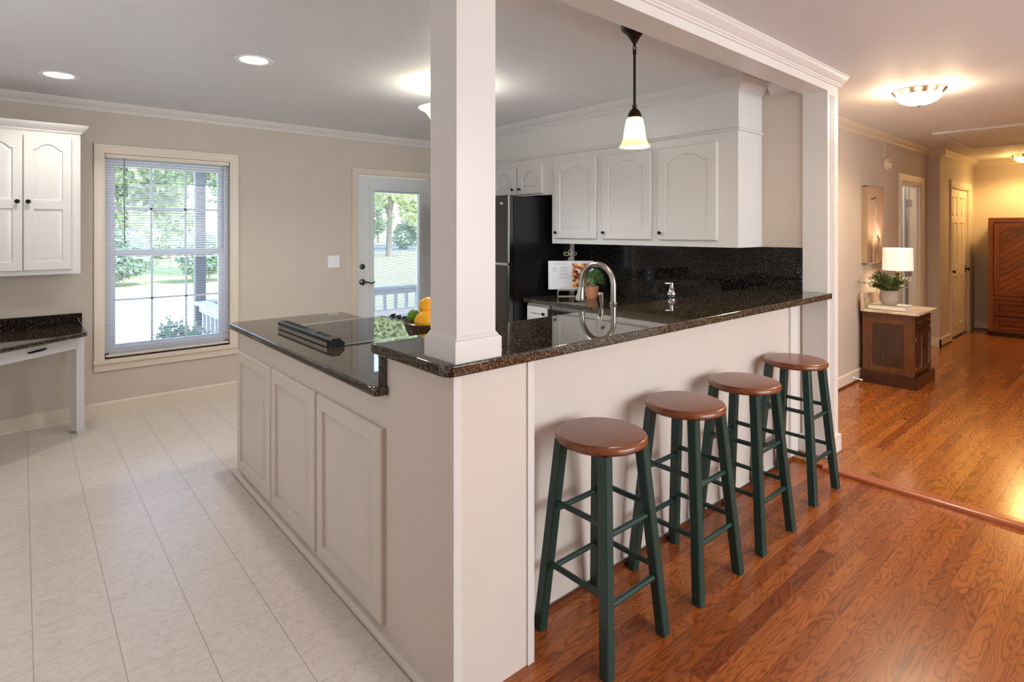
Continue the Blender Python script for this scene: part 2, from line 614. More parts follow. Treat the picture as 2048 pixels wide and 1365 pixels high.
def struct(name, b, mat, label, cat):
    o = obj(name, b, mat)
    return tag(o, label, cat, None, 'structure')

def kids(o):
    return [x for x in bpy.data.objects if x.parent == o]

def dup(root, loc, label=None, rz=0.0):
    r = root.copy()
    C.objects.link(r)
    r.location = loc
    r.rotation_euler = (0, 0, rz)
    if label:
        r['label'] = label
    for ch in kids(root):
        c = ch.copy()
        C.objects.link(c)
        c.parent = r
        for g in kids(ch):
            d = g.copy()
            C.objects.link(d)
            d.parent = c
    return r

# frames for panel work: F(u, v, w) -> world
def frame(o, u, wv):
    o, u, wv = Vector(o), Vector(u), Vector(wv)
    return lambda a, b, c: o + u * a + Vector((0, 0, 1)) * b + wv * c

def inset(loop, d):
    n = len(loop)
    out = []
    for i in range(n):
        p0, p1, p2 = Vector(loop[i - 1]), Vector(loop[i]), Vector(loop[(i + 1) % n])
        e1 = (p1 - p0).normalized(); e2 = (p2 - p1).normalized()
        n1 = Vector((-e1.y, e1.x)); n2 = Vector((-e2.y, e2.x))
        k = n1 + n2
        k = k / max(0.3, k.dot(n1))
        out.append(p1 + k * d)
    return out

def outline(x0, z0, x1, z1, arch=0.0, point=False):
    """counter-clockwise panel outline, optional cathedral top rising from z1-arch to z1"""
    L = [(x0, z0), (x1, z0)]
    if arch <= 0:
        return L + [(x1, z1), (x0, z1)]
    zs = z1 - arch
    L.append((x1, zs))
    cx, hw = (x0 + x1) / 2, (x1 - x0) / 2
    K = 14
    for i in range(K + 1):
        t = 1 - 2 * i / K
        yy = (1 - abs(t) ** 1.1) if point else math.cos(t * PI / 2) ** 0.85 if abs(t) < 1 else 0
        L.append((cx + t * hw * 0.80, zs + arch * yy))
    L.append((x0, zs))
    return L

def panel_door(b, F, w, h, t, panels, edge=0.005, raised=0.03, depth=0.009):
    bb = b.b
    rect = [(0, 0), (w, 0), (w, h), (0, h)]
    r2 = [tuple(p) for p in inset(rect, edge)]
    A = [bb.verts.new(F(p[0], p[1], 0)) for p in rect]
    Bq = [bb.verts.new(F(p[0], p[1], t - edge * 0.8)) for p in rect]
    Cq = [bb.verts.new(F(p[0], p[1], t)) for p in r2]
    F0 = [bb.faces.new(A[::-1])]
    for X, Y in ((A, Bq), (Bq, Cq)):
        for i in range(4):
            j = (i + 1) % 4
            F0.append(bb.faces.new((X[i], X[j], Y[j], Y[i])))
    es = [bb.edges.get((Cq[i], Cq[(i + 1) % 4])) for i in range(4)]
    for P in panels:
        L0 = outline(*P)
        Ls = [L0, inset(L0, 0.004), inset(L0, 0.012), inset(L0, 0.012 + raised)]
        D = [t, t - depth, t - depth, t - 0.001]
        V = [[bb.verts.new(F(p[0], p[1], d)) for p in L] for L, d in zip(Ls, D)]
        n = len(L0)
        for i in range(n):
            es.append(bb.edges.new((V[0][i], V[0][(i + 1) % n])))
        for a in range(3):
            for i in range(n):
                j = (i + 1) % n
                F0.append(bb.faces.new((V[a][i], V[a][j], V[a + 1][j], V[a + 1][i])))
        F0.append(bb.faces.new(V[3]))
    g = bmesh.ops.triangle_fill(bb, use_beauty=True, use_dissolve=False, edges=es)
    F0 += [x for x in g['geom'] if isinstance(x, bmesh.types.BMFace)]
    bmesh.ops.recalc_face_normals(bb, faces=F0)

def ax(d):
    """rotation taking +Z to direction d"""
    return Vector((0, 0, 1)).rotation_difference(Vector(d)).to_matrix().to_4x4()

def knob(b, p, d, r=0.014, L=0.024):
    b.lathe([(r * 0.45, 0), (r * 0.4, L * 0.5), (r * 0.8, L * 0.6), (r, L * 0.75), (r * 0.92, L * 0.92), (r * 0.4, L)], p, 16, ax(d))

def crown_prof(s=1.0):
    """(out, down) profile"""
    return [(0, 0), (0.062 * s, 0), (0.062 * s, 0.010 * s), (0.054 * s, 0.014 * s), (0.046 * s, 0.030 * s), (0.030 * s, 0.044 * s), (0.018 * s, 0.050 * s), (0.016 * s, 0.058 * s), (0.010 * s, 0.062 * s), (0.010 * s, 0.072 * s), (0, 0.074 * s)]

# ================================================================= SETTING
CZ = 2.475
XW = 3.886      # kitchen back wall
YW = 5.476      # window wall
YH = 1.918      # hall left wall
YC = 1.794      # closet wall
XE = 10.6       # hall end wall
XL = -1.6       # left wall
YB = -3.0       # dining back wall
HF = 0.02       # hall floor level

struct('floor', B().prism([(XL, 1.40), (0.985, 1.40), (0.985, 1.56), (XW, 1.56), (XW, YW), (XL, YW)], 'z', -0.12, 0.0), M['vinyl'], 'pale marbled vinyl tile floor of the kitchen', 'floor')
struct('floor', B().prism([(XL, YB), (4.9, YB), (4.9, -0.6), (3.72, -0.6), (3.72, 1.56), (0.985, 1.56), (0.985, 1.40), (XL, 1.40)], 'z', -0.12, 0.0), M['oak'], 'reddish oak strip floor under the stools', 'floor')
struct('floor', B().prism([(3.72, -0.6), (XE, -0.6), (XE, YC), (8.6, YC), (8.6, YH), (3.72, YH)], 'z', -0.12, HF), M['oakhall'], 'amber oak strip floor of the hallway', 'floor')
struct('trim_1', B().prism([(3.685, 0.0), (3.762, 0.0), (3.762, HF + 0.004), (3.745, HF + 0.008), (3.71, HF + 0.008), (3.692, HF + 0.002), (3.685, 0.012)], 'y', -0.6, 1.355), M['nosing'], 'oak nosing strip where the hall floor steps up', 'trim')
struct('ceiling', B().box(XL - 0.1, XE + 0.1, YB - 0.1, YW + 0.1, CZ, CZ + 0.12), M['ceil'], 'smooth white ceiling over kitchen and hall', 'ceiling')

# window wall with its two openings
WX0, WX1, WZ0, WZ1 = 0.495, 1.41, 0.445, 2.08
DX0, DX1, DZ1 = 2.63, 3.55, 2.055
T = 0.14
b = B()
b.box(XL - 0.1, WX0, YW, YW + T, -0.12, CZ)
b.box(WX0, WX1, YW, YW + T, -0.12, WZ0)
b.box(WX0, WX1, YW, YW + T, WZ1, CZ)
b.box(WX1, DX0, YW, YW + T, -0.12, CZ)
b.box(DX0, DX1, YW, YW + T, DZ1, CZ)
b.box(DX0, DX1, YW, YW + T, -0.12, -0.0)
b.box(DX1, XW + 0.14, YW, YW + T, -0.12, CZ)
struct('wall_back', b, M['wall'], 'greige kitchen wall with the window and the glazed door', 'wall')
struct('wall_right', B().box(XW, XW + 0.14, 1.545, YW, -0.12, CZ), M['wall'], 'greige kitchen wall behind the white upper cabinets', 'wall')
struct('wall_left', B().box(XL - 0.1, XL, YB, YW, -0.12, CZ), M['wall'], 'greige wall on the left side of the rooms', 'wall')
struct('wall_front', B().box(XL - 0.1, 5.0, YB - 0.1, YB, -0.12, CZ), M['wall'], 'greige dining room wall behind the viewer', 'wall')
b = B()
b.box(XW + 0.14, 7.486, YH, YH + 0.12, -0.12, CZ)
b.box(7.486, 8.27, YH, YH + 0.12, 2.02, CZ)
b.box(8.27, 8.62, YH, YH + 0.12, -0.12, CZ)
b.box(8.60, 8.72, YC, YH, -0.12, CZ)
b.box(8.72, 9.171, YC, YC + 0.12, -0.12, CZ)
b.box(9.171, 10.2, YC, YC + 0.12, 2.045, CZ)
b.box(10.2, XE, YC, YC + 0.12, -0.12, CZ)
struct('wall_hall', b, M['wall'], 'greige hallway wall holding the heron picture', 'wall')
struct('wall_end', B().box(XE, XE + 0.12, -0.7, YC + 0.12, -0.12, CZ), M['wall'], 'yellow lit end wall of the hallway', 'wall')
struct('wall_hall_right', B().box(5.0, XE, -0.72, -0.6, -0.12, CZ).box(4.88, 5.0, YB, -0.6, -0.12, CZ), M['wall'], 'greige wall on the right side of the hallway', 'wall')
# bedroom behind the hall doorway and closet shell
struct('wall_bedroom', B().box(7.2, 8.9, 3.4, 3.5, 0, CZ).box(7.1, 7.2, YH + 0.12, 3.5, 0, CZ).box(8.85, 8.95, YH + 0.12, 3.5, 0, CZ).box(7.2, 8.85, YH + 0.12, 3.4, -0.1, 0.0), M['wall'], 'wall of the room behind the hall doorway', 'wall')

# beam over the bar
BZ = 2.36
struct('wall_header', B().box(XL, 4.054, 1.391, 1.538, BZ, CZ), M['trim'], 'white dropped beam above the granite bar', 'beam')
pr = crown_prof(0.95)
struct('trim_2', B().prism([(1.391 - o, CZ - d) for o, d in pr], 'x', XL, 4.085), M['trim'], 'white crown moulding on the beam over the bar', 'moulding')
# window wall crown, cabinet wall crown, hall crowns
struct('trim_3', B().prism([(YW - o, CZ - d) for o, d in crown_prof(1.0)], 'x', XL, XW), M['trim'], 'white crown moulding above the window', 'moulding')
b = B()
S1 = 3.553
pr = crown_prof(1.08)
b.prism([(S1 - o, CZ - d) for o, d in pr], 'y', 1.817, YW)
b.prism([(1.817 - o, CZ - d) for o, d in pr], 'x', S1, XW)
b.loops([[Vector((S1 - o, 1.817, CZ - d)) for o, d in pr], [Vector((S1 - o, 1.817 - o, CZ - d)) for o, d in pr]], False, True)
b.loops([[Vector((S1, 1.817 - o, CZ - d)) for o, d in pr], [Vector((S1 - o, 1.817 - o, CZ - d)) for o, d in pr]], False, False)
b.prism([(XW - o, CZ - d) for o, d in pr], 'y', 1.538, 1.76)
struct('trim_4', b, M['cab'], 'white crown moulding on the bulkhead over the cabinets', 'moulding')
b = B()
pr = crown_prof(1.05)
b.prism([(YH - o, CZ - d) for o, d in pr], 'x', XW + 0.14, 8.6)
b.prism([(8.6 - o, CZ - d) for o, d in pr], 'y', YC - 0.064, YH)
b.prism([(YC - o, CZ - d) for o, d in pr], 'x', 8.54, XE)
b.prism([(XE - o, CZ - d) for o, d in pr], 'y', -0.6, YC)
struct('trim_5', b, M['cream'], 'cream crown moulding around the hallway ceiling', 'moulding')
# bulkhead
b = B()
b.box(S1, XW, 1.817, YW, 2.135, CZ)
struct('wall_soffit', b, M['cab'], 'white bulkhead between the upper cabinets and ceiling', 'bulkhead')
b = B()
q = [(0, 0), (0.006, -0.002), (0.014, 0.004), (0.016, 0.012), (0.006, 0.02), (0, 0.02)]
b.prism([(3.546 - o, 2.128 + z) for o, z in q], 'y', 1.803, YW)
b.prism([(1.817 - o, 2.128 + z) for o, z in q], 'x', 3.531, XW)
struct('trim_6', b, M['cab'], 'thin white bead between upper cabinets and bulkhead', 'moulding')

# baseboards
def base_prof(y, s=-1, h=0.109):
    return [(y, 0), (y + s * 0.016, 0), (y + s * 0.016, h - 0.014), (y + s * 0.010, h - 0.004), (y, h)]
b = B()
b.prism(base_prof(YW), 'x', XL, DX0 - 0.065)
b.prism([(YW - 0.016, 0), (YW - 0.03, 0), (YW - 0.027, 0.012), (YW - 0.016, 0.018)], 'x', XL, 0.30)
struct('baseboard_back', b, M['cream'], 'cream baseboard below the kitchen window', 'baseboard')
b = B()
hb = [(p[0], p[1] + HF) for p in base_prof(YH)]
b.prism(hb, 'x', XW + 0.14, 7.39)
b.prism(hb, 'x', 8.365, 8.6)
b.prism([(8.6 + (p[0] - YH), p[1]) for p in hb], 'y', YC - 0.016, YH)
b.prism([(YC + (p[0] - YH), p[1]) for p in hb], 'x', 8.584, 9.09)
b.prism([(XE + (p[0] - YH), p[1]) for p in hb], 'y', -0.6, YC)
struct('baseboard_hall', b, M['cream'], 'cream baseboard along the hallway walls', 'baseboard')
b = B()
for (x0, x1, y) in ((XW + 0.14, 7.39, YH - 0.016), (8.56, 9.09, YC - 0.016)):
    b.prism([(y, HF), (y - 0.014, HF), (y - 0.010, HF + 0.012), (y, HF + 0.018)], 'x', x0, x1)
b.prism([(XE - 0.016, HF), (XE - 0.030, HF), (XE - 0.026, HF + 0.012), (XE - 0.016, HF + 0.018)], 'y', -0.6, YC)
struct('trim_7', b, M['shoe'], 'stained shoe moulding at the foot of the hall walls', 'moulding')

# ------------------------------------------------ peninsula half wall, pilasters, column
IX = 0.985
b = B()
b.box(IX, XW, 1.56, 1.84, 0, 1.031)
b.box(IX, 1.286, 1.402, 1.56, 0, 1.031)
struct('wall_peninsula', b, M['isl'], 'white half wall under the granite bar', 'wall')
b = B()
b.box(IX - 0.002, IX + 0.026, 1.397, 1.404, 0, 1.03, 0.002)
b.box(1.286, 1.315, 1.396, 1.56, 0, 1.03, 0.002)
b.box(3.70, 3.80, 1.545, 1.56, 0, 1.03)
b.prism([(1.56, 0), (1.546, 0), (1.548, 0.012), (1.56, 0.02)], 'x', 1.315, 3.80)
struct('trim_8', b, M['trim'], 'white corner strips on the half wall under the bar', 'moulding')
struct('trim_9', B().prism([(1.546, 0), (1.532, 0), (1.534, 0.014), (1.546, 0.02)], 'x', 1.316, 3.86), M['shoe'], 'stained shoe moulding at the foot of the bar wall', 'moulding')
b = B()
b.prism([(IX, 0), (IX - 0.02, 0), (IX - 0.028, 0.006), (IX - 0.028, 0.018), (IX - 0.018, 0.028), (IX, 0.03)], 'y', 1.40, 3.665)
struct('trim_10', b, M['isl'], 'ivory shoe moulding at the foot of the island panels', 'moulding')

col = thing('column', 'square white column standing on the corner of the granite bar', 'column', (1.065, 1.463, 1.067), kind='structure')
obj('shaft', B().box(0.989, 1.14, 1.391, 1.535, 1.067, BZ, 0.002), M['trim'], col)
b = B()
x0, x1, y0, y1 = 0.975, 1.154, 1.377, 1.549
def ring(d, z):
    return [Vector((x0 + d, y0 + d, z)), Vector((x1 - d, y0 + d, z)), Vector((x1 - d, y1 - d, z)), Vector((x0 + d, y1 - d, z))]
b.loops([ring(0, 1.067), ring(0, 1.128), ring(0.003, 1.133), ring(0.006, 1.134), ring(0.008, 1.139), ring(0.0135, 1.147)])
obj('base_moulding', b, M['trim'], col)
b = B()
b.box(3.876, 4.054, 1.391, 1.543, 0, BZ, 0.002)
jb = struct('trim_11', b, M['trim'], 'white end post of the opening beside the hallway', 'post')
b = B()
b.box(3.852, 4.068, 1.376, 1.558, 0.02, 0.13, 0.006)
obj('plinth_block', b, M['trim'], jb)
b = B()
b.box(3.846, 4.074, 1.362, 1.56, 0.0, 0.022, 0.004)
obj('shoe', b, M['shoe'], jb)
b = B()
for xx in (3.905, 3.93, 3.955):
    b.box(xx + 0.02, xx + 0.032, 1.386, 1.392, 0.14, BZ - 0.02, 0.002)
obj('fluted_casing', b, M['trim'], jb)

# ------------------------------------------------ window
win = thing('window_1', 'white double hung window with divided panes in the greige wall', 'window', (0.95, YW, WZ0), kind='structure')
def casing(b, x0, x1, z0, z1, wd, y, s=-1, prof=True, sides=True, bottom=False):
    """picture-frame casing around an opening on a wall facing -Y"""
    loops = []
    for o, d in ((0, 0), (0, 0.010), (0.012, 0.012), (0.016, 0.016), (wd * 0.6, 0.018), (wd - 0.014, 0.022), (wd - 0.003, 0.022), (wd, 0.018), (wd, 0)):
        loops.append((o, d))
    pts = []
    for o, d in loops:
        if bottom:
            pts.append([Vector((x0 - o, y + s * d, z0 - o)), Vector((x0 - o, y + s * d, z1 + o)), Vector((x1 + o, y + s * d, z1 + o)), Vector((x1 + o, y + s * d, z0 - o))])
        else:
            pts.append([Vector((x0 - o, y + s * d, z0)), Vector((x0 - o, y + s * d, z1 + o)), Vector((x1 + o, y + s * d, z1 + o)), Vector((x1 + o, y + s * d, z0))])
    b.loops(pts, False, False, cyc=bottom)
b = B()
casing(b, WX0, WX1, WZ0 - 0.02, WZ1, 0.07, YW)
obj('casing', b, M['cream'], win)
b = B()
b.box(WX0 - 0.072, WX1 + 0.072, YW - 0.035, YW + 0.05, WZ0 - 0.03, WZ0, 0.006)
b.box(WX0 - 0.068, WX1 + 0.068, YW - 0.018, YW, WZ0 - 0.088, WZ0 - 0.03, 0.004)
obj('window_sill', b, M['cream'], win)
b = B()
yf = YW + 0.055
for x0, x1, z0, z1 in ((WX0, WX0 + 0.035, WZ0, WZ1), (WX1 - 0.035, WX1, WZ0, WZ1), (WX0, WX1, WZ1 - 0.035, WZ1), (WX0, WX1, WZ0, WZ0 + 0.035)):
    b.box(x0, x1, yf, YW + T, z0, z1, 0.003)
obj('window_frame', b, M['whiteplastic'], win)
for nm, z0, z1, yy in (('upper_sash', 1.262, 2.05, YW + 0.095), ('lower_sash', 0.475, 1.302, YW + 0.062)):
    b = B()
    gx0, gx1 = 0.572, 1.333
    gz0, gz1 = (z0 + 0.045, z1 - 0.062) if nm == 'upper_sash' else (z0 + 0.07, z1 - 0.045)
    b.box(WX0 + 0.03, gx0, yy, yy + 0.03, z0, z1, 0.003)
    b.box(gx1, WX1 - 0.03, yy, yy + 0.03, z0, z1, 0.003)
    b.box(gx0, gx1, yy, yy + 0.03, z0, gz0, 0.003)
    b.box(gx0, gx1, yy, yy + 0.03, gz1, z1, 0.003)
    for k in (1, 2):
        xx = gx0 + (gx1 - gx0) * k / 3
        b.box(xx - 0.008, xx + 0.008, yy + 0.010, yy + 0.020, gz0, gz1)
    zz = (gz0 + gz1) / 2
    b.box(gx0, gx1, yy + 0.010, yy + 0.020, zz - 0.008, zz + 0.008)
    s = obj(nm, b, M['whiteplastic'], win)
    obj('pane', B().box(gx0 - 0.005, gx1 + 0.005, yy + 0.013, yy + 0.017, gz0 - 0.005, gz1 + 0.005), M['glass'], s, smooth=False)

# venetian blind hanging in the window
bl = thing('venetian_blind', 'white mini blind with open slats hanging in the kitchen window', 'blind', (0.95, YW + 0.025, WZ0))
yb = YW + 0.022
obj('head_rail', B().box(WX0 + 0.005, WX1 - 0.005, yb - 0.014, yb + 0.014, WZ1 - 0.034, WZ1 - 0.002, 0.002), M['cream'], bl)
b = B()
z = WZ1 - 0.045
tilt = math.radians(-4)
while z > WZ0 + 0.045:
    for sgn in (0,):
        P = []
        for k in (-1, 0, 1):
            dy = 0.0125 * k
            P.append((dy * math.cos(tilt), dy * math.sin(tilt) + (0.0028 if k == 0 else 0)))
        L = [[Vector((xx, yb + p[0], z + p[1] + o)) for o in (0.0, 0.0006) for p in (P if o == 0 else P[::-1])] for xx in (WX0 + 0.007, WX1 - 0.007)]
        b.loops(L)
    z -= 0.0212
obj('slats', b, M['blind'], bl)
obj('bottom_rail', B().box(WX0 + 0.008, WX1 - 0.008, yb - 0.012, yb + 0.012, WZ0 + 0.014, WZ0 + 0.03, 0.003), M['cream'], bl)
b = B()
for xx in (WX0 + 0.035, 0.66, 0.945, 1.235, WX1 - 0.035):
    for dy in (-0.0135, 0.0135):
        b.box(xx - 0.0007, xx + 0.0007, yb + dy - 0.0005, yb + dy + 0.0005, WZ0 + 0.03, WZ1 - 0.03)
obj('ladder_cord', b, M['blind'], bl)
obj('tilt_wand', B().tube([(0.625, yb - 0.02, WZ1 - 0.03), (0.626, yb - 0.022, 1.36)], 0.0045, 8), M['ink'], bl, 'grey plastic tilt wand')

# ------------------------------------------------ glazed exterior door
dr = thing('door_1', 'white glazed exterior door with a blind between the panes', 'door', (3.09, YW, 0), kind='structure')
b = B()
casing(b, DX0, DX1, 0.0, DZ1, 0.062, YW)
obj('casing', b, M['cream'], dr)
b = B()
b.box(DX0, DX0 + 0.012, YW, YW + T, 0, DZ1)
b.box(DX1 - 0.012, DX1, YW, YW + T, 0, DZ1)
b.box(DX0, DX1, YW, YW + T, DZ1 - 0.006, DZ1)
obj('jamb', b, M['cream'], dr)
GX0, GX1, GZ0, GZ1 = 2.828, 3.385, 0.50, 1.895
b = B()
yd = YW + 0.018
x0, x1, z0, z1 = DX0 + 0.014, DX1 - 0.014, 0.012, DZ1 - 0.012
b.box(x0, GX0, yd, yd + 0.044, z0, z1)
b.box(GX1, x1, yd, yd + 0.044, z0, z1)
b.box(GX0, GX1, yd, yd + 0.044, z0, GZ0)
b.box(GX0, GX1, yd, yd + 0.044, GZ1, z1)
slab = obj('door_slab', b, M['doorwhite'], dr)
b = B()
fw = 0.055
for (a0, a1, c0, c1) in ((GX0 - fw, GX0, GZ0 - fw, GZ1 + fw), (GX1, GX1 + fw, GZ0 - fw, GZ1 + fw), (GX0, GX1, GZ1, GZ1 + fw), (GX0, GX1, GZ0 - fw, GZ0)):
    b.box(a0, a1, yd - 0.012, yd + 0.001, c0, c1, 0.005)
obj('glass_frame', b, M['doorwhite'], dr)
obj('pane', B().box(GX0, GX1, yd + 0.006, yd + 0.009, GZ0, GZ1).box(GX0, GX1, yd + 0.035, yd + 0.038, GZ0, GZ1), M['glass'], dr, smooth=False)
b = B()
z = GZ1 - 0.02
while z > GZ0 + 0.02:
    b.prism([(yd + 0.0170, z - 0.0024), (yd + 0.029, z + 0.0024), (yd + 0.029, z + 0.0030), (yd + 0.0170, z - 0.0018)], 'x', GX0 + 0.006, GX1 - 0.02)
    z -= 0.0135
b.box(GX0, GX1, yd + 0.013, yd + 0.031, GZ1 - 0.018, GZ1)
b.box(GX0, GX1, yd + 0.013, yd + 0.031, GZ0, GZ0 + 0.014)
obj('blind_slats', b, M['blind'], dr)
b = B()
p = Vector((2.697, yd, 1.085))
b.lathe([(0.030, 0), (0.030, 0.006), (0.026, 0.012), (0.015, 0.014)], p, 24, ax((0, -1, 0)))
b.box(p.x - 0.006, p.x + 0.006, p.y - 0.03, p.y - 0.012, p.z - 0.016, p.z + 0.016, 0.003)
obj('deadbolt', b, M['pewter'], dr, 'round pewter deadbolt')
b = B()
p = Vector((2.697, yd, 0.923))
b.lathe([(0.034, 0), (0.034, 0.006), (0.028, 0.014), (0.012, 0.018), (0.010, 0.045)], p, 24, ax((0, -1, 0)))
b.tube([p + Vector(q) for q in ((0, -0.045, 0), (0.02, -0.05, 0.002), (0.045, -0.05, 0.0), (0.07, -0.05, -0.012), (0.095, -0.05, -0.014), (0.115, -0.05, -0.002), (0.112, -0.05, 0.008))], [0.011, 0.010, 0.008, 0.007, 0.007, 0.008, 0.006], 10)
obj('lever_handle', b, M['pewter'], dr, 'curved pewter lever handle')
b = B()
b.box(DX0 + 0.002, DX0 + 0.013, YW + 0.004, YW + 0.016, 0.86, 0.98)
obj('strike_plate', b, M['pewter'], dr)

sw = thing('light_switch', 'white double rocker light switch on wall beside glazed door', 'light switch', (2.377, YW, 1.09))
obj('plate', B().box(2.318, 2.437, YW - 0.006, YW, 1.092, 1.212, 0.003), M['whiteplastic'], sw)
for xx in (2.352, 2.403):
    obj('rocker', B().box(xx - 0.017, xx + 0.017, YW - 0.010, YW - 0.004, 1.118, 1.186, 0.002), M['whiteplastic'], sw)

# ------------------------------------------------ hall doors
d2 = thing('door_2', 'white hall doorway with an open door and steel hinge', 'door', (7.88, YH, HF), kind='structure')
b = B()
casing(b, 7.486, 8.27, HF, 2.02, 0.088, YH)
obj('casing', b, M['cream'], d2)
b = B()
b.box(7.486, 7.502, YH, YH + 0.12, HF, 2.02)
b.box(8.254, 8.27, YH, YH + 0.12, HF, 2.02)
b.box(7.486, 8.27, YH, YH + 0.12, 2.004, 2.02)
b.box(8.242, 8.256, YH + 0.03, YH + 0.075, HF, 2.004)
obj('jamb', b, M['cream'], d2)
b = B()
panel_door(b, frame((8.262, YH + 0.95, HF + 0.01), (0, -1, 0), (-1, 0, 0)), 0.80, 1.97, 0.035, [(0.1, 0.2, 0.36, 0.9), (0.44, 0.2, 0.70, 0.9), (0.1, 1.05, 0.36, 1.85), (0.44, 1.05, 0.70, 1.85)])
obj('door_slab', b, M['doorwhite'], d2)
for hz in (1.80, 0.95, 0.25):
    b = B()
    b.box(8.249, 8.255, YH + 0.085, YH + 0.135, hz - 0.045, hz + 0.045, 0.001)
    b.tube([(8.25, YH + 0.138, hz - 0.048), (8.25, YH + 0.138, hz + 0.048)], 0.007, 10)
    obj('hinge', b, M['nickel'], d2)

d3 = thing('door_3', 'pair of cream paneled closet doors at the hall end', 'door', (9.68, YC, HF), kind='structure')
b = B()
casing(b, 9.171, 10.2, HF, 2.045, 0.082, YC)
obj('casing', b, M['cream'], d3)
b = B()
b.box(9.171, 9.185, YC, YC + 0.12, HF, 2.045)
b.box(10.186, 10.2, YC, YC + 0.12, HF, 2.045)
b.box(9.171, 10.2, YC, YC + 0.12, 2.03, 2.045)
b.box(9.171, 10.2, YC + 0.11, YC + 0.12, -0.1, 2.045)
obj('jamb', b, M['cream'], d3)
for x0, kx in ((9.188, 9.27), (9.686, 10.10)):
    b = B()
    wv, hv = 0.496, 1.985
    PN = []
    for a0 in (0.06, 0.275):
        PN += [(a0, 0.16, a0 + 0.16, 0.80), (a0, 0.97, a0 + 0.16, 1.53), (a0, 1.62, a0 + 0.16, 1.88)]
    panel_door(b, frame((x0, YC + 0.055, HF + 0.02), (1, 0, 0), (0, -1, 0)), wv, hv, 0.035, PN, raised=0.02, depth=0.012)
    lf = obj('door_leaf', b, M['cream'], d3)
    b = B()
    p = Vector((kx, YC + 0.02, HF + 0.90))
    b.box(p.x - 0.018, p.x + 0.018, p.y - 0.004, p.y, p.z - 0.05, p.z + 0.05, 0.002)
    knob(b, p, (0, -1, 0), 0.022, 0.05)
    obj('knob', b, M['black'], lf, 'black knob on a long backplate')

# ceiling hatch
b = B()
hx0, hx1, hy0, hy1 = 7.10, 8.72, 0.62, 1.545
for (a0, a1, c0, c1) in ((hx0, hx0 + 0.10, hy0, hy1), (hx1 - 0.08, hx1, hy0, hy1), (hx0 + 0.1, hx1 - 0.08, hy1 - 0.07, hy1), (hx0 + 0.1, hx1 - 0.08, hy0, hy0 + 0.07)):
    b.box(a0, a1, c0, c1, CZ - 0.02, CZ, 0.003)
ht = struct('trim_12', b, M['ceil'], 'attic hatch frame set in the hallway ceiling', 'hatch')
obj('hatch_panel', B().box(hx0 + 0.108, hx1 - 0.082, hy0 + 0.075, hy1 - 0.078, CZ - 0.008, CZ - 0.001), M['ceil'], ht)
b = B()
b.tube([(8.62 + 0.012 * math.cos(a * PI / 8), 1.15 + 0.02 * math.sin(a * PI / 8), CZ - 0.025) for a in range(17)], 0.003, 6)
obj('pull_ring', b, M['whiteplastic'], ht)

# ================================================================= KITCHEN
# granite bar
def rounded(poly, which, r, n=6):
    out = []
    for i, p in enumerate(poly):
        if i in which:
            a, c = Vector(poly[i - 1]), Vector(poly[(i + 1) % len(poly)])
            q = Vector(p)
            u, v = (a - q).normalized() * r, (c - q).normalized() * r
            for k in range(n + 1):
                t = k / n
                out.append(tuple((q + u) * (1 - t) ** 2 + q * 2 * t * (1 - t) + (q + v) * t * t))
        else:
            out.append(p)
    return out
bar = rounded([(0.935, 1.365), (3.885, 1.365), (3.885, 1.388), (3.873, 1.388), (3.873, 1.546), (3.884, 1.546), (3.884, 1.867), (0.935, 1.867)], {0, 7}, 0.045)
tag(obj('granite_bar', B().prism(bar, 'z', 1.031, 1.067, 0.011, 3), M['granite']), 'long dark granite bar top above the stools', 'countertop')
# island counter, notched around the range
K = 0.914
isl = rounded([(0.929, 1.800), (1.645, 1.800), (1.645, 2.556), (1.168, 2.556), (1.168, 3.282), (1.645, 3.282), (1.645, 3.665), (0.929, 3.665)], {0, 6, 7}, 0.035)
tag(obj('island_counter', B().prism(isl, 'z', K - 0.035, K, 0.011, 3), M['granite']), 'dark granite island counter around the glass cooktop', 'countertop')
tag(obj('backsplash_strip', B().box(0.965, 1.645, 1.812, 1.838, K, 1.031, 0.002), M['granite']), 'upright granite strip between island counter and bar', 'backsplash')

ic = thing('island_cabinet', 'ivory island cabinet with three raised panels facing the vinyl floor', 'cabinet', (1.3, 2.75, 0))
b = B()
b.box(IX, 1.085, 1.84, 3.64, 0, K - 0.036)
b.box(1.085, 1.60, 1.84, 2.54, 0.1, K - 0.036)
b.box(1.085, 1.60, 3.295, 3.64, 0.1, K - 0.036)
obj('body', b, M['isl'], ic)
obj('scribe_strip', B().box(IX - 0.004, IX + 0.01, 3.625, 3.645, 0.03, K - 0.036, 0.002), M['isl'], ic)
for ya, yb_ in ((3.60, 3.015), (2.995, 2.43), (2.405, 1.822)):
    b = B()
    wd = ya - yb_
    panel_door(b, frame((IX, ya, 0.055), (0, -1, 0), (-1, 0, 0)), wd, 0.702, 0.02, [(0.062, 0.062, wd - 0.062, 0.702 - 0.062)], edge=0.006, raised=0.034, depth=0.013)
    obj('door', b, M['isl'], ic)

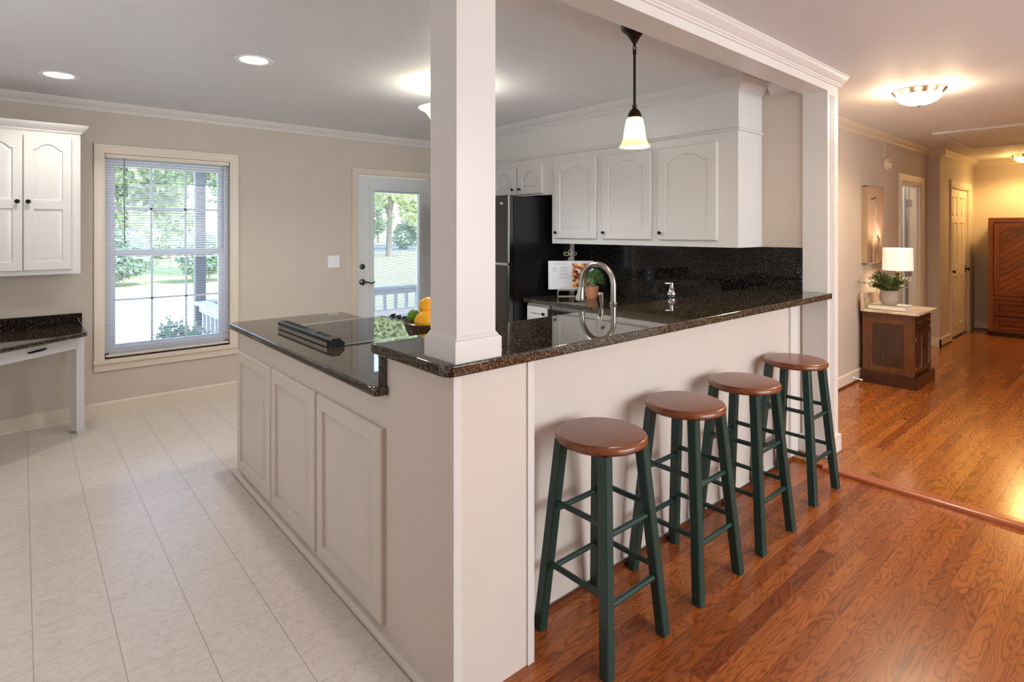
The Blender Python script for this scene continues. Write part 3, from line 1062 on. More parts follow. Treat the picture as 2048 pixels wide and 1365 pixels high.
# range
rg = thing('range', 'black glass slide-in range set into the granite island', 'range', (1.45, 2.92, 0))
b = B()
b.box(1.10, 1.70, 2.560, 3.278, 0.02, K - 0.04)
obj('body', b, M['blackgloss'], rg)
obj('cooktop_glass', B().box(1.10, 1.735, 2.572, 3.266, K - 0.005, K + 0.004, 0.001), M['blackglass'], rg)
for y0, y1 in ((2.556, 2.572), (3.266, 3.282)):
    obj('side_trim', B().box(1.10, 1.735, y0, y1, K - 0.004, K + 0.005, 0.001), M['nickel'], rg, 'steel edge trim')
b = B()
b.prism([(1.700, K - 0.05), (1.79, K - 0.05), (1.80, K - 0.035), (1.745, K + 0.006), (1.735, K + 0.004), (1.735, K - 0.02), (1.70, K - 0.02)], 'y', 2.556, 3.282)
b.box(1.70, 1.74, 2.56, 3.278, 0.15, K - 0.055)
obj('control_panel', b, M['blackgloss'], rg)
for yk in (2.66, 2.80, 2.92, 3.06, 3.13, 3.20):
    b = B()
    n = Vector((0.6, 0, 0.8))
    b.lathe([(0.023, 0), (0.023, 0.006), (0.018, 0.010), (0.016, 0.028), (0.013, 0.031)], Vector((1.768, yk, K - 0.010)), 18, ax(n))
    b.box(1.768 + 0.012, 1.768 + 0.03, yk - 0.004, yk + 0.004, K + 0.008, K + 0.022, 0.002)
    obj('knob', b, M['blackgloss'], rg)
b = B()
vy0, vy1 = 2.552, 3.262
b.prism([(1.092, K), (1.163, K), (1.163, K + 0.018), (1.138, K + 0.042), (1.100, K + 0.042), (1.092, K + 0.034)], 'y', vy0, vy1)
M['ventblack'] = plain('vent_black', (40, 40, 44), 0.4)
vt = obj('vent_housing', b, M['ventblack'], rg, ang=20)
M['slot'] = plain('vent_slot_black', (2, 2, 2), 0.9)
for y0, y1 in ((2.63, 2.70), (2.72, 2.77), (2.92, 3.03), (3.04, 3.17), (3.185, 3.225)):
    obj('vent_slot', B().box(1.106, 1.130, y0, y1, K + 0.0415, K + 0.0432), M['slot'], vt)
b = B()
b.box(1.085, 1.0925, vy0 + 0.025, vy1 - 0.02, K + 0.004, K + 0.023, 0.003)
obj('steel_strip', b, M['nickel'], vt, 'polished steel strip along the vent')
b = B()
b.box(1.086, 1.092, vy0 + 0.01, vy1 - 0.01, K + 0.028, K + 0.036, 0.002)
obj('seal', b, M['black'], vt)

# kitchen counters (L) and base cabinets
KC = 0.884
lpoly = [(1.66, 1.87), (3.884, 1.87), (3.884, 3.60), (3.257, 3.60), (3.257, 2.49), (1.66, 2.49)]
tag(obj('kitchen_counter', B().prism(lpoly, 'z', KC - 0.035, KC, 0.010, 3), M['granite']), 'dark granite kitchen counter below the white upper cabinets', 'countertop')
def arch_door(b, F, w, h, arch=0.045, fr=0.065, point=False):
    panel_door(b, F, w, h, 0.02, [(fr, fr, w - fr, h - fr * 0.85, arch)], edge=0.006, raised=0.008 if point else 0.022)
bc = thing('base_cabinet', 'cream base cabinet between the refrigerator and dishwasher', 'cabinet', (3.58, 3.45, 0))
obj('body', B().box(3.30, 3.88, 3.322, 3.585, 0.09, KC - 0.036).box(3.36, 3.88, 3.322, 3.585, 0.0, 0.09), M['cab'], bc)
b = B()
panel_door(b, frame((3.30, 3.575, 0.11), (0, -1, 0), (-1, 0, 0)), 0.243, 0.71, 0.02, [(0.045, 0.05, 0.198, 0.66)], raised=0.018)
dd = obj('door', b, M['cab'], bc)
b = B(); knob(b, Vector((3.28, 3.36, 0.77)), (-1, 0, 0)); obj('knob', b, M['black'], dd)
dw = thing('dishwasher', 'dishwasher with black control strip under kitchen counter', 'dishwasher', (3.58, 3.02, 0))
obj('body', B().box(3.32, 3.87, 2.725, 3.315, 0.10, KC - 0.038), M['cab'], dw)
obj('door_panel', B().box(3.285, 3.32, 2.725, 3.315, 0.10, 0.70, 0.004), M['whiteplastic'], dw)
cp = obj('control_panel', B().box(3.280, 3.32, 2.725, 3.315, 0.70, 0.812, 0.004), M['blackgloss'], dw)
for i in range(8):
    obj('button', B().box(3.277, 3.281, 3.24 - i * 0.055, 3.27 - i * 0.055, 0.775, 0.79, 0.001), M['steel'], cp)
kc = thing('sink_cabinet', 'white base cabinets behind the bar below the faucet', 'cabinet', (2.6, 2.2, 0))
obj('body', B().box(1.68, 3.88, 1.88, 2.46, 0.0, KC - 0.036).box(3.30, 3.88, 2.46, 2.718, 0.0, KC - 0.036), M['cab'], kc)
for i in range(3):
    b = B()
    panel_door(b, frame((2.24 - 0.0 + i * 0.52, 2.46, 0.11), (-1, 0, 0), (0, 1, 0)), 0.49, 0.70, 0.02, [(0.06, 0.06, 0.43, 0.64)])
    obj('door', b, M['cab'], kc)

# backsplash
b = B()
b.box(XW - 0.012, XW - 0.001, 1.872, 3.585, KC, 1.352)
bs = tag(obj('backsplash', b, M['granite2']), 'speckled black granite backsplash under the upper cabinets', 'backsplash')
obj('edge_strip', B().box(XW - 0.016, XW - 0.001, 3.572, 3.60, KC + 0.002, 1.40), M['trim'], bs, 'white edge strip')
tag(obj('backsplash', B().box(XW - 0.012, XW - 0.001, 1.546, 1.868, 1.067, 1.352, 0.001), M['granite2']), 'short granite backsplash panel at the hall end of the bar', 'backsplash')
ot = thing('outlet', 'black electrical outlet on the speckled granite backsplash', 'outlet', (XW - 0.013, 2.735, 1.04))
obj('plate', B().box(XW - 0.018, XW - 0.012, 2.69, 2.78, 1.038, 1.158, 0.002), M['outlet'], ot)
for zz in (1.075, 1.122):
    rc = obj('receptacle', B().box(XW - 0.021, XW - 0.017, 2.72, 2.752, zz - 0.015, zz + 0.015, 0.003), M['outlet'], ot)
    for dy in (-0.007, 0.007):
        obj('slot', B().box(XW - 0.0222, XW - 0.0205, 2.736 + dy - 0.0015, 2.736 + dy + 0.0015, zz - 0.004, zz + 0.009), M['ink'], rc)
    obj('ground_hole', B().box(XW - 0.0222, XW - 0.0205, 2.733, 2.739, zz - 0.011, zz - 0.007), M['ink'], rc)

# upper cabinets
XC = 3.548
def upper(y0, y1, z0, z1, label, doors):
    t = thing('wall_cabinet', label, 'cabinet', ((XC + XW) / 2, (y0 + y1) / 2, z0), group=None)
    obj('body', B().box(XC, XW - 0.001, y0, y1, z0, z1), M['cab'], t)
    for (ya, yb2, za, zb, arch, pt, ky) in doors:
        b = B()
        arch_door(b, frame((XC, ya, za), (0, -1, 0), (-1, 0, 0)), ya - yb2, zb - za, arch, 0.066 if not pt else 0.06, pt)
        d = obj('door', b, M['cab'], t)
        b = B()
        knob(b, Vector((XC - 0.02, ky, za + 0.052)), (-1, 0, 0), 0.013, 0.026)
        obj('knob', b, M['black'], d, 'black knob')
    return t
upper(1.817, 2.456, 1.352, 2.13, 'white upper cabinet nearest the hallway post', [(2.425, 1.958, 1.397, 2.067, 0.05, False, 2.400)])
upper(2.457, 2.987, 1.352, 2.13, 'white upper cabinet behind the hanging pendant', [(2.955, 2.486, 1.397, 2.067, 0.05, False, 2.930)])
upper(2.988, 3.536, 1.352, 2.13, 'white upper cabinet beside the refrigerator', [(3.493, 3.018, 1.397, 2.065, 0.05, False, 3.466)])
upper(3.537, 4.45, 1.785, 2.13, 'short white two-door cabinet above the refrigerator', [(3.975, 3.65, 1.80, 2.063, 0.07, True, 3.94), (4.335, 4.008, 1.80, 2.063, 0.07, True, 4.04)])

# refrigerator
fr = thing('refrigerator', 'black refrigerator with dark stainless doors beside the column', 'refrigerator', (3.5, 4.0, 0))
FX, FY0, FY1 = 3.115, 3.63, 4.38
obj('body', B().box(FX + 0.065, 3.868, FY0, FY1, 0.03, 1.762, 0.004), M['fridgeside'], fr)
obj('base_grille', B().box(FX + 0.075, FX + 0.1, FY0 + 0.02, FY1 - 0.02, 0.0, 0.03), M['black'], fr)
def fdoor(name, z0, z1):
    b = B()
    p = rounded([(FX + 0.058, FY0 + 0.002), (FX + 0.058, FY1 - 0.002), (FX, FY1 - 0.002), (FX, FY0 + 0.002)], {2, 3}, 0.022)
    b.prism(p, 'z', z0, z1)
    return obj(name, b, M['steel'], fr)
fz = fdoor('freezer_door', 1.188, 1.768)
fd = fdoor('fridge_door', 0.05, 1.168)
obj('handle_recess', B().box(FX + 0.004, FX + 0.055, FY0 + 0.01, FY1 - 0.01, 1.168, 1.188), M['chrome'], fr, 'chrome handle strip between the doors')
# letters L G on the freezer door
b = B()
lz, ly, hh = 1.690, 3.700, 0.020
F = frame((FX - 0.0005, ly + 0.034, lz), (0, -1, 0), (-1, 0, 0))
def fb(a0, a1, c0, c1):
    P = [F(a0, c0, 0), F(a1, c0, 0), F(a1, c1, 0), F(a0, c1, 0)]
    Q = [F(a0, c0, 0.001), F(a1, c0, 0.001), F(a1, c1, 0.001), F(a0, c1, 0.001)]
    b.loops([P, Q])
fb(0, 0.004, 0, hh); fb(0.004, 0.013, 0, 0.004)
gx = 0.017
fb(gx, gx + 0.004, 0.002, hh - 0.002); fb(gx + 0.002, gx + 0.016, hh - 0.004, hh); fb(gx + 0.002, gx + 0.016, 0, 0.004); fb(gx + 0.013, gx + 0.017, 0.002, 0.011); fb(gx + 0.008, gx + 0.017, 0.008, 0.011)
obj('lettering', b, M['whiteplastic'], fz, 'small silver letters')

# faucet and soap dispenser behind the bar
fc = thing('faucet', 'brushed nickel gooseneck faucet with pull-down spray head', 'faucet', (2.42, 1.955, KC))
fx, fy = 2.428, 1.950
b = B()
b.lathe([(0.030, 0), (0.030, 0.008), (0.024, 0.014), (0.019, 0.03), (0.0175, 0.16), (0.0175, 0.168), (0.0215, 0.170), (0.0215, 0.176), (0.0185, 0.178), (0.0185, 0.182), (0.0215, 0.184), (0.0215, 0.190), (0.0165, 0.193)], (fx, fy, KC), 24)
obj('base', b, M['nickel'], fc)
b = B()
R = 0.108
pts = [(fx, fy, 1.075), (fx, fy, 1.12)]
for i in range(25):
    a = PI * i / 24
    pts.append((fx - 0.006 * (1 - math.cos(a)), fy + R - R * math.cos(a), 1.163 + R * 1.06 * math.sin(a)))
pts.append((fx - 0.012, fy + 2 * R + 0.003, 1.15))
b.tube(pts, 0.0155, 16)
obj('spout', b, M['nickel'], fc)
b = B()
mt = ax((0.0, 0.14, -1))
b.lathe([(0.0165, -0.002), (0.019, 0.0), (0.019, 0.006), (0.0165, 0.008), (0.0175, 0.02), (0.022, 0.05), (0.028, 0.078), (0.028, 0.088), (0.024, 0.090)], (fx - 0.012, fy + 2 * R + 0.003, 1.155), 24, mt)
obj('spray_head', b, M['nickel'], fc)
b = B()
hx, hy = 2.335, 1.955
b.lathe([(0.022, 0), (0.022, 0.006), (0.014, 0.012), (0.011, 0.14), (0.014, 0.15), (0.018, 0.153), (0.018, 0.157), (0.010, 0.162)], (hx, hy, KC), 18)
b.tube([(hx, hy, KC + 0.16), (hx + 0.001, hy, KC + 0.19), (hx - 0.004, hy, KC + 0.225), (hx - 0.008, hy, KC + 0.243), (hx - 0.008, hy, KC + 0.252)], [0.009, 0.0095, 0.013, 0.0155, 0.010], 14)
obj('lever_handle', b, M['nickel'], fc)
b = B()
px, py = 2.955, 1.932
b.lathe([(0.022, 0), (0.022, 0.006), (0.012, 0.010), (0.012, 0.15), (0.010, 0.155), (0.010, 0.175), (0.022, 0.185), (0.026, 0.200), (0.020, 0.216), (0.013, 0.226), (0.016, 0.232), (0.010, 0.238), (0.010, 0.258), (0.012, 0.260), (0.012, 0.266)], (px, py, KC), 22)
sd = tag(obj('soap_dispenser', b, M['chrome']), 'chrome soap dispenser standing at the back edge of the bar', 'soap dispenser')
b = B()
b.tube([(px + 0.004, py, KC + 0.263), (px - 0.03, py + 0.02, KC + 0.264), (px - 0.034, py + 0.022, KC + 0.260)], [0.006, 0.005, 0.004], 10)
obj('nozzle', b, M['chrome'], sd)

# fruit bowl on the island counter
bx, by = 1.42, 2.15
b = B()
prof = [(0.0, 0.0), (0.075, 0.0), (0.085, 0.012), (0.115, 0.06), (0.140, 0.11), (0.150, 0.143), (0.146, 0.146), (0.134, 0.11), (0.108, 0.06), (0.08, 0.02), (0.0, 0.014)]
b.lathe(prof, (bx, by, K), 40)
tag(obj('fruit_bowl', b, M['bowlwood']), 'dark wooden bowl of citrus on island counter behind column', 'bowl')
def citrus(name, c, r, mat, label, cat, sz=1.0):
    b = B(); b.ball(c, r, 24, sz)
    return tag(obj(name, b, mat), label, cat, 'fruit in the wooden bowl')
citrus('orange', (bx - 0.068, by - 0.012, K + 0.148), 0.050, M['orange'], 'front orange resting against the bowl rim', 'fruit', 0.96)
citrus('orange', (bx - 0.025, by + 0.038, K + 0.209), 0.042, M['orange'], 'upper orange on top of the fruit pile', 'fruit', 0.95)
citrus('lime', (bx - 0.082, by + 0.066, K + 0.165), 0.0285, M['lime'], 'green lime at the left of the oranges', 'fruit', 1.05)
citrus('orange', (bx + 0.045, by + 0.045, K + 0.12), 0.048, M['orange'], 'orange lying behind the column in the bowl', 'fruit', 0.96)

# cookbook on wire stand, turned towards the bar
SO = Vector((3.700, 3.455, 0))
SR, SN = Vector((0.755, -0.656, 0)), Vector((-0.656, -0.755, 0))
def SP(a, d, z):
    """a: to the right, d: towards the bar, z: height above the counter"""
    return SO + SR * a + SN * d + Vector((0, 0, KC + z))
st = thing('book_stand', 'cream wire easel with a looped top holding a cookbook', 'stand', (3.70, 3.455, KC))
b = B()
def wire(pts, r=0.0035):
    b.tube(pts, r, 8)
for q in (-1, 1):
    wire([SP(q * 0.12, 0.072, 0.0035), SP(q * 0.125, 0.085, 0.03), SP(q * 0.115, 0.065, 0.054), SP(q * 0.10, -0.004, 0.056), SP(q * 0.04, -0.035, 0.25), SP(q * 0.008, -0.045, 0.34)])
    wire([SP(q * 0.12, 0.080, 0.05), SP(q * 0.10, 0.080, 0.078), SP(q * 0.06, 0.080, 0.085), SP(q * 0.035, 0.080, 0.07), SP(q * 0.05, 0.080, 0.06)])
    wire([SP(q * (0.034 - 0.024 * math.cos(2 * PI * i / 16)), -0.046, 0.366 + 0.014 * math.sin(2 * PI * i / 16) + 0.004 * (1 - math.cos(2 * PI * i / 16))) for i in range(17)])
wire([SP(-0.12, 0.075, 0.0035), SP(0.12, 0.075, 0.0035)])
wire([SP(-0.118, 0.066, 0.054), SP(0.118, 0.066, 0.054)])
wire([SP(0.012 * math.sin(2 * PI * i / 16), -0.046, 0.388 - 0.026 * math.cos(2 * PI * i / 16)) for i in range(17)])
wire([SP(0, -0.045, 0.34), SP(0, -0.105, 0.0035)])
obj('wire_frame', b, M['wirewhite'], st)
ck = thing('cookbook', 'open cookbook showing a citrus photo on a wire easel', 'book', (3.70, 3.455, KC + 0.06))
lean = math.radians(7)
def PG(a, h, d):
    return SP(a, 0.045 - h * math.sin(lean) + d * math.cos(lean), 0.062 + h * math.cos(lean) + d * math.sin(lean))
hB, hw_ = 0.248, 0.198
def pslab(b, a0, a1, h0, h1, d0, d1):
    b.loops([[PG(a0, h0, d0), PG(a1, h0, d0), PG(a1, h1, d0), PG(a0, h1, d0)], [PG(a0, h0, d1), PG(a1, h0, d1), PG(a1, h1, d1), PG(a0, h1, d1)]])
b = B(); pslab(b, -hw_ - 0.004, hw_ + 0.004, -0.003, hB + 0.003, -0.002, 0.001); obj('cover', b, M['book'], ck)
b = B(); pslab(b, -hw_, -0.0005, 0, hB, 0.0012, 0.012); obj('page', b, M['page'], ck)
b = B(); pslab(b, 0.0005, hw_, 0, hB, 0.0012, 0.012); obj('page', b, M['page'], ck)
b = B()
pslab(b, -hw_ + 0.05, -0.045, hB - 0.028, hB - 0.024, 0.0121, 0.0126)
rr = random.Random(3)
for i in range(5):
    pslab(b, -hw_ + 0.035, -hw_ + 0.035 + rr.uniform(0.025, 0.045), hB - 0.055 - i * 0.008, hB - 0.058 - i * 0.008, 0.0121, 0.0125)
for i in range(13):
    if i not in (6, 10):
        pslab(b, -hw_ + 0.095, -0.02 - rr.uniform(0, 0.02), hB - 0.05 - i * 0.0085, hB - 0.0525 - i * 0.0085, 0.0121, 0.0125)
obj('page_text', b, M['ink'], ck, 'fine printed recipe lines')
b = B(); pslab(b, 0.012, hw_ - 0.04, 0.014, hB - 0.02, 0.0121, 0.0126); obj('food_photo', b, M['photo'], ck, 'orange food photograph')

# terracotta pot with small plant
pp = thing('potted_plant', 'small green plant in terracotta pot behind the faucet', 'plant', (3.663, 3.176, KC))
c = (3.663, 3.176, KC)
b = B()
b.lathe([(0.040, 0), (0.044, 0.004), (0.056, 0.06), (0.060, 0.108), (0.056, 0.110), (0.052, 0.10), (0.0, 0.098)], c, 28)
obj('pot', b, M['pot'], pp)
b = B()
rr = random.Random(5)
for i in range(520):
    th, ph = rr.uniform(0, 2 * PI), math.acos(rr.uniform(-0.35, 1))
    r = 0.108 * rr.uniform(0.45, 1.0)
    d = Vector((math.sin(ph) * math.cos(th), math.sin(ph) * math.sin(th), math.cos(ph)))
    p = Vector(c) + Vector((0, 0, 0.155)) + Vector((d.x * r, d.y * r, d.z * r * 0.95))
    b.leaf(p, d + Vector((rr.uniform(-.7, .7), rr.uniform(-.7, .7), rr.uniform(-.4, .7))), Vector((0, 0, 1)), rr.uniform(0.016, 0.027), rr.uniform(0.012, 0.018))
obj('foliage', b, M['leaf_pot'], pp, smooth=False)
b = B()
for i in range(24):
    th = rr.uniform(0, 2 * PI); r = rr.uniform(0.02, 0.07)
    b.tube([(c[0] + 0.02 * math.cos(th), c[1] + 0.02 * math.sin(th), KC + 0.095), (c[0] + r * math.cos(th), c[1] + r * math.sin(th), KC + 0.16 + rr.uniform(0, 0.06))], 0.0012, 5)
obj('stems', b, M['leaf_pot'], pp)

# ------------------------------------------------ lights
def can(x, y, label, watts):
    t = thing('recessed_light', label, 'ceiling light', (x, y, CZ - 0.012), group='recessed ceiling lights')
    b = B()
    b.lathe([(0.076, 0.0), (0.078, -0.003), (0.105, -0.006), (0.108, -0.003), (0.108, 0.0)], (x, y, CZ - 0.001), 40, None, False, False)
    obj('trim_ring', b, M['whiteplastic'], t)
    b = B()
    b.lathe([(0.0, -0.002), (0.055, -0.002), (0.076, 0.0)], (x, y, CZ - 0.0035), 32, None, False, False)
    obj('lens', b, M['can'], t, 'glowing lens')
    lamp('recessed_lamp', 'SPOT', (x, y, CZ - 0.03), watts, (1.0, 0.92, 0.84), spot_size=math.radians(150), spot_blend=0.8, shadow_soft_size=0.05)
can(1.037, 3.516, 'lit recessed ceiling light above the island', 24)
can(0.183, 4.685, 'lit recessed ceiling light above the corner desk', 15)

pn = thing('pendant_light', 'lit amber glass bell pendant hanging over the bar', 'pendant lamp', (2.28, 1.70, CZ))
x, y = 2.28, 1.70
b = B(); b.lathe([(0.066, 0), (0.066, -0.012), (0.060, -0.022), (0.036, -0.045), (0.016, -0.075), (0.010, -0.088)], (x, y, CZ), 32); obj('canopy', b, M['bronze'], pn)
b = B()
b.tube([(x, y, CZ - 0.085), (x, y, CZ - 0.10)], 0.006, 8)
b.tube([(x + 0.010 * math.sin(a * PI / 6), y, CZ - 0.108 + 0.014 * math.cos(a * PI / 6)) for a in range(13)], 0.003, 6)
b.tube([(x, y, CZ - 0.118), (x, y, CZ - 0.14)], 0.009, 10)
b.tube([(x, y, CZ - 0.13), (x, y, 2.06)], 0.0068, 10)
b.lathe([(0.008, 0.03), (0.013, 0.026), (0.010, 0.018), (0.013, 0.008), (0.010, 0.0)], (x, y, 2.055), 14)
obj('rod', b, M['bronze'], pn)
b = B(); b.lathe([(0.008, 0.045), (0.018, 0.040), (0.030, 0.024), (0.034, 0.008), (0.034, 0.0)], (x, y, 2.022), 24); obj('socket_cap', b, M['bronze'], pn)
b = B()
b.lathe([(0.030, 0.150), (0.040, 0.135), (0.047, 0.105), (0.052, 0.07), (0.056, 0.04), (0.063, 0.020), (0.074, 0.004), (0.075, 0.0), (0.071, 0.001), (0.060, 0.018), (0.053, 0.04), (0.049, 0.07), (0.044, 0.105), (0.037, 0.13), (0.028, 0.146)], (x, y, 1.878), 36, None, False, False)
obj('glass_shade', b, M['pendantglass'], pn, 'glowing amber glass shade')
b = B(); b.ball((x, y, 1.93), 0.026, 16, 1.2); obj('bulb', b, glow('pendant_bulb', (255, 240, 210), 10), pn)
lamp('pendant_lamp', 'POINT', (x, y, 1.87), 8, WARM, shadow_soft_size=0.03)

bw = thing('bowl_ceiling_light', 'lit amber glass bowl light hanging behind the column', 'ceiling light', (2.2, 3.24, CZ))
x, y = 2.2, 3.24
b = B()
b.lathe([(0.0, -0.005), (0.03, 0.0), (0.06, 0.012), (0.085, 0.04), (0.105, 0.08), (0.135, 0.115), (0.175, 0.135), (0.178, 0.138), (0.172, 0.140), (0.130, 0.120), (0.10, 0.085), (0.08, 0.045), (0.05, 0.015), (0.0, 0.004)], (x, y, 2.17), 40)
obj('glass_bowl', b, glow('lit_bowl_glass', (255, 232, 185), 1.0, (250, 235, 205)), bw, 'glowing amber glass bowl')
b = B()
b.lathe([(0.06, 0), (0.06, -0.012), (0.02, -0.03)], (x, y, CZ), 24)
b.tube([(x, y, CZ - 0.02), (x, y, 2.16)], 0.007, 8)
b.lathe([(0.0, -0.03), (0.012, -0.02), (0.02, 0.0)], (x, y, 2.168), 16)
obj('stem', b, M['bronze'], bw)
lamp('bowl_lamp', 'POINT', (x + 0.06, y, 2.31), 5, (0.97, 0.98, 0.95), shadow_soft_size=0.05)
lamp('bowl_lamp', 'SPOT', (x, y, 2.13), 30, (0.86, 0.94, 1.0), spot_size=math.radians(165), spot_blend=0.6, shadow_soft_size=0.12)

def flush(x, y, r, label, mat, watts, col):
    t = thing('flush_mount_light', label, 'ceiling light', (x, y, CZ), group='flush mount hall lights')
    b = B(); b.lathe([(r, 0), (r, -0.008), (r * 0.96, -0.014), (r * 0.86, -0.036), (r * 0.84, -0.040)], (x, y, CZ), 44); obj('metal_pan', b, M['nickel'], t)
    b = B(); b.lathe([(r * 0.83, -0.036), (r * 0.80, -0.06), (r * 0.66, -0.085), (r * 0.42, -0.102), (r * 0.15, -0.109), (0.0, -0.110)], (x, y, CZ), 44, None, True, False)
    obj('glass_dome', b, mat, t, 'glowing frosted glass dome')
    b = B(); b.lathe([(0.018, 0), (0.018, -0.008), (0.008, -0.014), (0.0, -0.016)], (x, y, CZ - 0.108), 16); obj('finial', b, M['nickel'], t)
    for a in range(8):
        an = a * PI / 4 + 0.2
        lamp('flush_lamp', 'POINT', (x + (r + 0.06) * math.cos(an), y + (r + 0.06) * math.sin(an), CZ - 0.11), watts * 0.010, col, shadow_soft_size=0.05)
    lamp('flush_lamp', 'SPOT', (x, y, CZ - 0.14), watts, col, spot_size=math.radians(168), spot_blend=0.5, shadow_soft_size=0.12)
flush(4.855, 1.135, 0.165, 'lit flush dome light on the ceiling nearer the beam', M['flushglass'], 62, (1.0, 0.74, 0.47))
flush(10.05, 1.16, 0.155, 'lit amber flush dome light above the tall cabinet', M['flushglass2'], 46, AMBER)

# ================================================================= LEFT SIDE: cabinet and desk
uc = thing('corner_wall_cabinet', 'white two-door upper cabinet above the granite desk', 'cabinet', (0.0, 5.3, 1.155))
UY = 5.145
obj('body', B().box(-0.31, 0.323, UY, YW - 0.001, 1.155, 2.165), M['cab'], uc)
b = B()
q = [(0, 0), (0.008, 0.0), (0.010, 0.012), (0.022, 0.020), (0.034, 0.036), (0.044, 0.046), (0.046, 0.060), (0, 0.060)]
z0 = 2.163
b.loops([[Vector((-0.31 - o, YW, z0 + z)) for o, z in q], [Vector((-0.31 - o, UY - o, z0 + z)) for o, z in q], [Vector((0.323 + o, UY - o, z0 + z)) for o, z in q], [Vector((0.323 + o, YW, z0 + z)) for o, z in q]])
obj('crown', b, M['cab'], uc)
for xa, xb, kx in ((0.010, 0.272, 0.035), (-0.256, 0.004, -0.022)):
    b = B()
    wv, hv = xb - xa, 0.94
    panel_door(b, frame((xa, UY, 1.187), (1, 0, 0), (0, -1, 0)), wv, hv, 0.02, [(0.052, 0.062, wv - 0.05, 0.43), (0.052, 0.49, wv - 0.05, 0.885, 0.04)], edge=0.005, raised=0.02, depth=0.010)
    d = obj('door', b, M['cab'], uc)
    b = B(); knob(b, Vector((kx, UY - 0.02, 1.665)), (0, -1, 0), 0.015, 0.026); obj('knob', b, M['black'], d, 'black knob')

DZ = 0.745
dk = thing('corner_desk', 'white built-in corner desk with black granite top', 'desk', (0.0, 5.1, 0))
top = [(-1.1, 5.452), (0.355, 5.452), (0.356, 5.02), (0.335, 4.985), (-0.36, 4.424), (-1.1, 4.424)]
obj('desk_top', B().prism(top, 'z', DZ - 0.032, DZ, 0.010, 3), M['granite'], dk, 'dark granite desk top')
obj('backsplash', B().box(-1.1, 0.352, 5.454, 5.475, DZ - 0.03, DZ + 0.085, 0.001), M['granite2'], dk)
dv = Vector((0.778, 0.628, 0)).normalized()
nv = Vector((dv.y, -dv.x, 0))
A = Vector((0.299, 5.127, 0))          # front left foot corner
def dbox(b, a0, a1, d0, d1, z0, z1, r=0.0):
    m = Matrix(((dv.x, -nv.x, 0, A.x), (dv.y, -nv.y, 0, A.y), (0, 0, 1, 0), (0, 0, 0, 1)))
    b.box(a0, a1, d0, d1, z0, z1, r, 2, m)
b = B(); dbox(b, 0, 0.062, 0, 0.055, 0, DZ - 0.034, 0.002); obj('leg', b, M['cab'], dk)
b = B(); dbox(b, 0.0, 0.075, -0.006, 0.06, 0, 0.02, 0.004); obj('leg_foot', b, M['cab'], dk)
b = B(); dbox(b, -0.92, 0.062, 0.002, 0.022, 0.612, DZ - 0.034, 0.001); obj('apron', b, M['cab'], dk)
b = B(); dbox(b, -0.62, -0.085, -0.004, 0.012, 0.616, DZ - 0.036, 0.002); dw_ = obj('drawer', b, M['cab'], dk)
b = B()
m = Matrix(((dv.x, -nv.x, 0, A.x), (dv.y, -nv.y, 0, A.y), (0, 0, 1, 0), (0, 0, 0, 1)))
b.tube([m @ Vector(p) for p in ((-0.345, -0.004, 0.655), (-0.340, -0.016, 0.657), (-0.31, -0.026, 0.661), (-0.27, -0.027, 0.662), (-0.235, -0.016, 0.662), (-0.230, -0.004, 0.662))], [0.005, 0.006, 0.0075, 0.0075, 0.006, 0.005], 10)
obj('handle', b, M['black'], dw_, 'dark curved pull')

# ================================================================= HALL FURNITURE
ws = thing('washstand', 'dark walnut washstand with a cream marble top in the hallway', 'washstand', (6.37, 1.66, HF))
X0, X1, Y0, Y1 = 6.09, 6.64, 1.455, 1.875
ZB, ZT = HF + 0.115, 0.695
b = B(); b.box(X0 + 0.012, X1 - 0.012, Y0 + 0.012, Y1, ZB, ZT); obj('carcass', b, M['walnutdark'], ws)
b = B()
b.box(X0, X0 + 0.016, Y1 - 0.085, Y1, ZB, ZT, 0.002); b.box(X0, X0 + 0.016, Y0, Y0 + 0.085, ZB, ZT, 0.002)
b.box(X0, X0 + 0.015, Y0 + 0.085, Y1 - 0.085, ZT - 0.10, ZT, 0.002); b.box(X0, X0 + 0.015, Y0 + 0.085, Y1 - 0.085, ZB, ZB + 0.06, 0.002)
obj('side_frame', b, M['walnut'], ws)
obj('side_panel', B().box(X0 + 0.006, X0 + 0.013, Y0 + 0.08, Y1 - 0.08, ZB + 0.05, ZT - 0.09), M['walnutpanel'], ws)
b = B(); b.box(X0 - 0.025, X1 + 0.025, Y0 - 0.025, Y1, HF, ZB, 0.008); obj('plinth', b, M['walnutx'], ws)
b = B(); b.box(X0 + 0.02, X1 - 0.02, Y0 - 0.002, Y0 + 0.014, ZT - 0.135, ZT - 0.012, 0.003); dwr = obj('drawer', b, M['walnutdark'], ws)
for xx in (X0 + 0.12, X1 - 0.12):
    b = B()
    for k in (-0.02, 0.02):
        knob(b, Vector((xx + k, Y0 - 0.002, ZT - 0.072)), (0, -1, 0), 0.008, 0.016)
    b.tube([(xx - 0.026, Y0 - 0.014, ZT - 0.072), (xx + 0.026, Y0 - 0.014, ZT - 0.072)], 0.004, 8)
    obj('pull', b, M['brass'], dwr, 'brass pull')
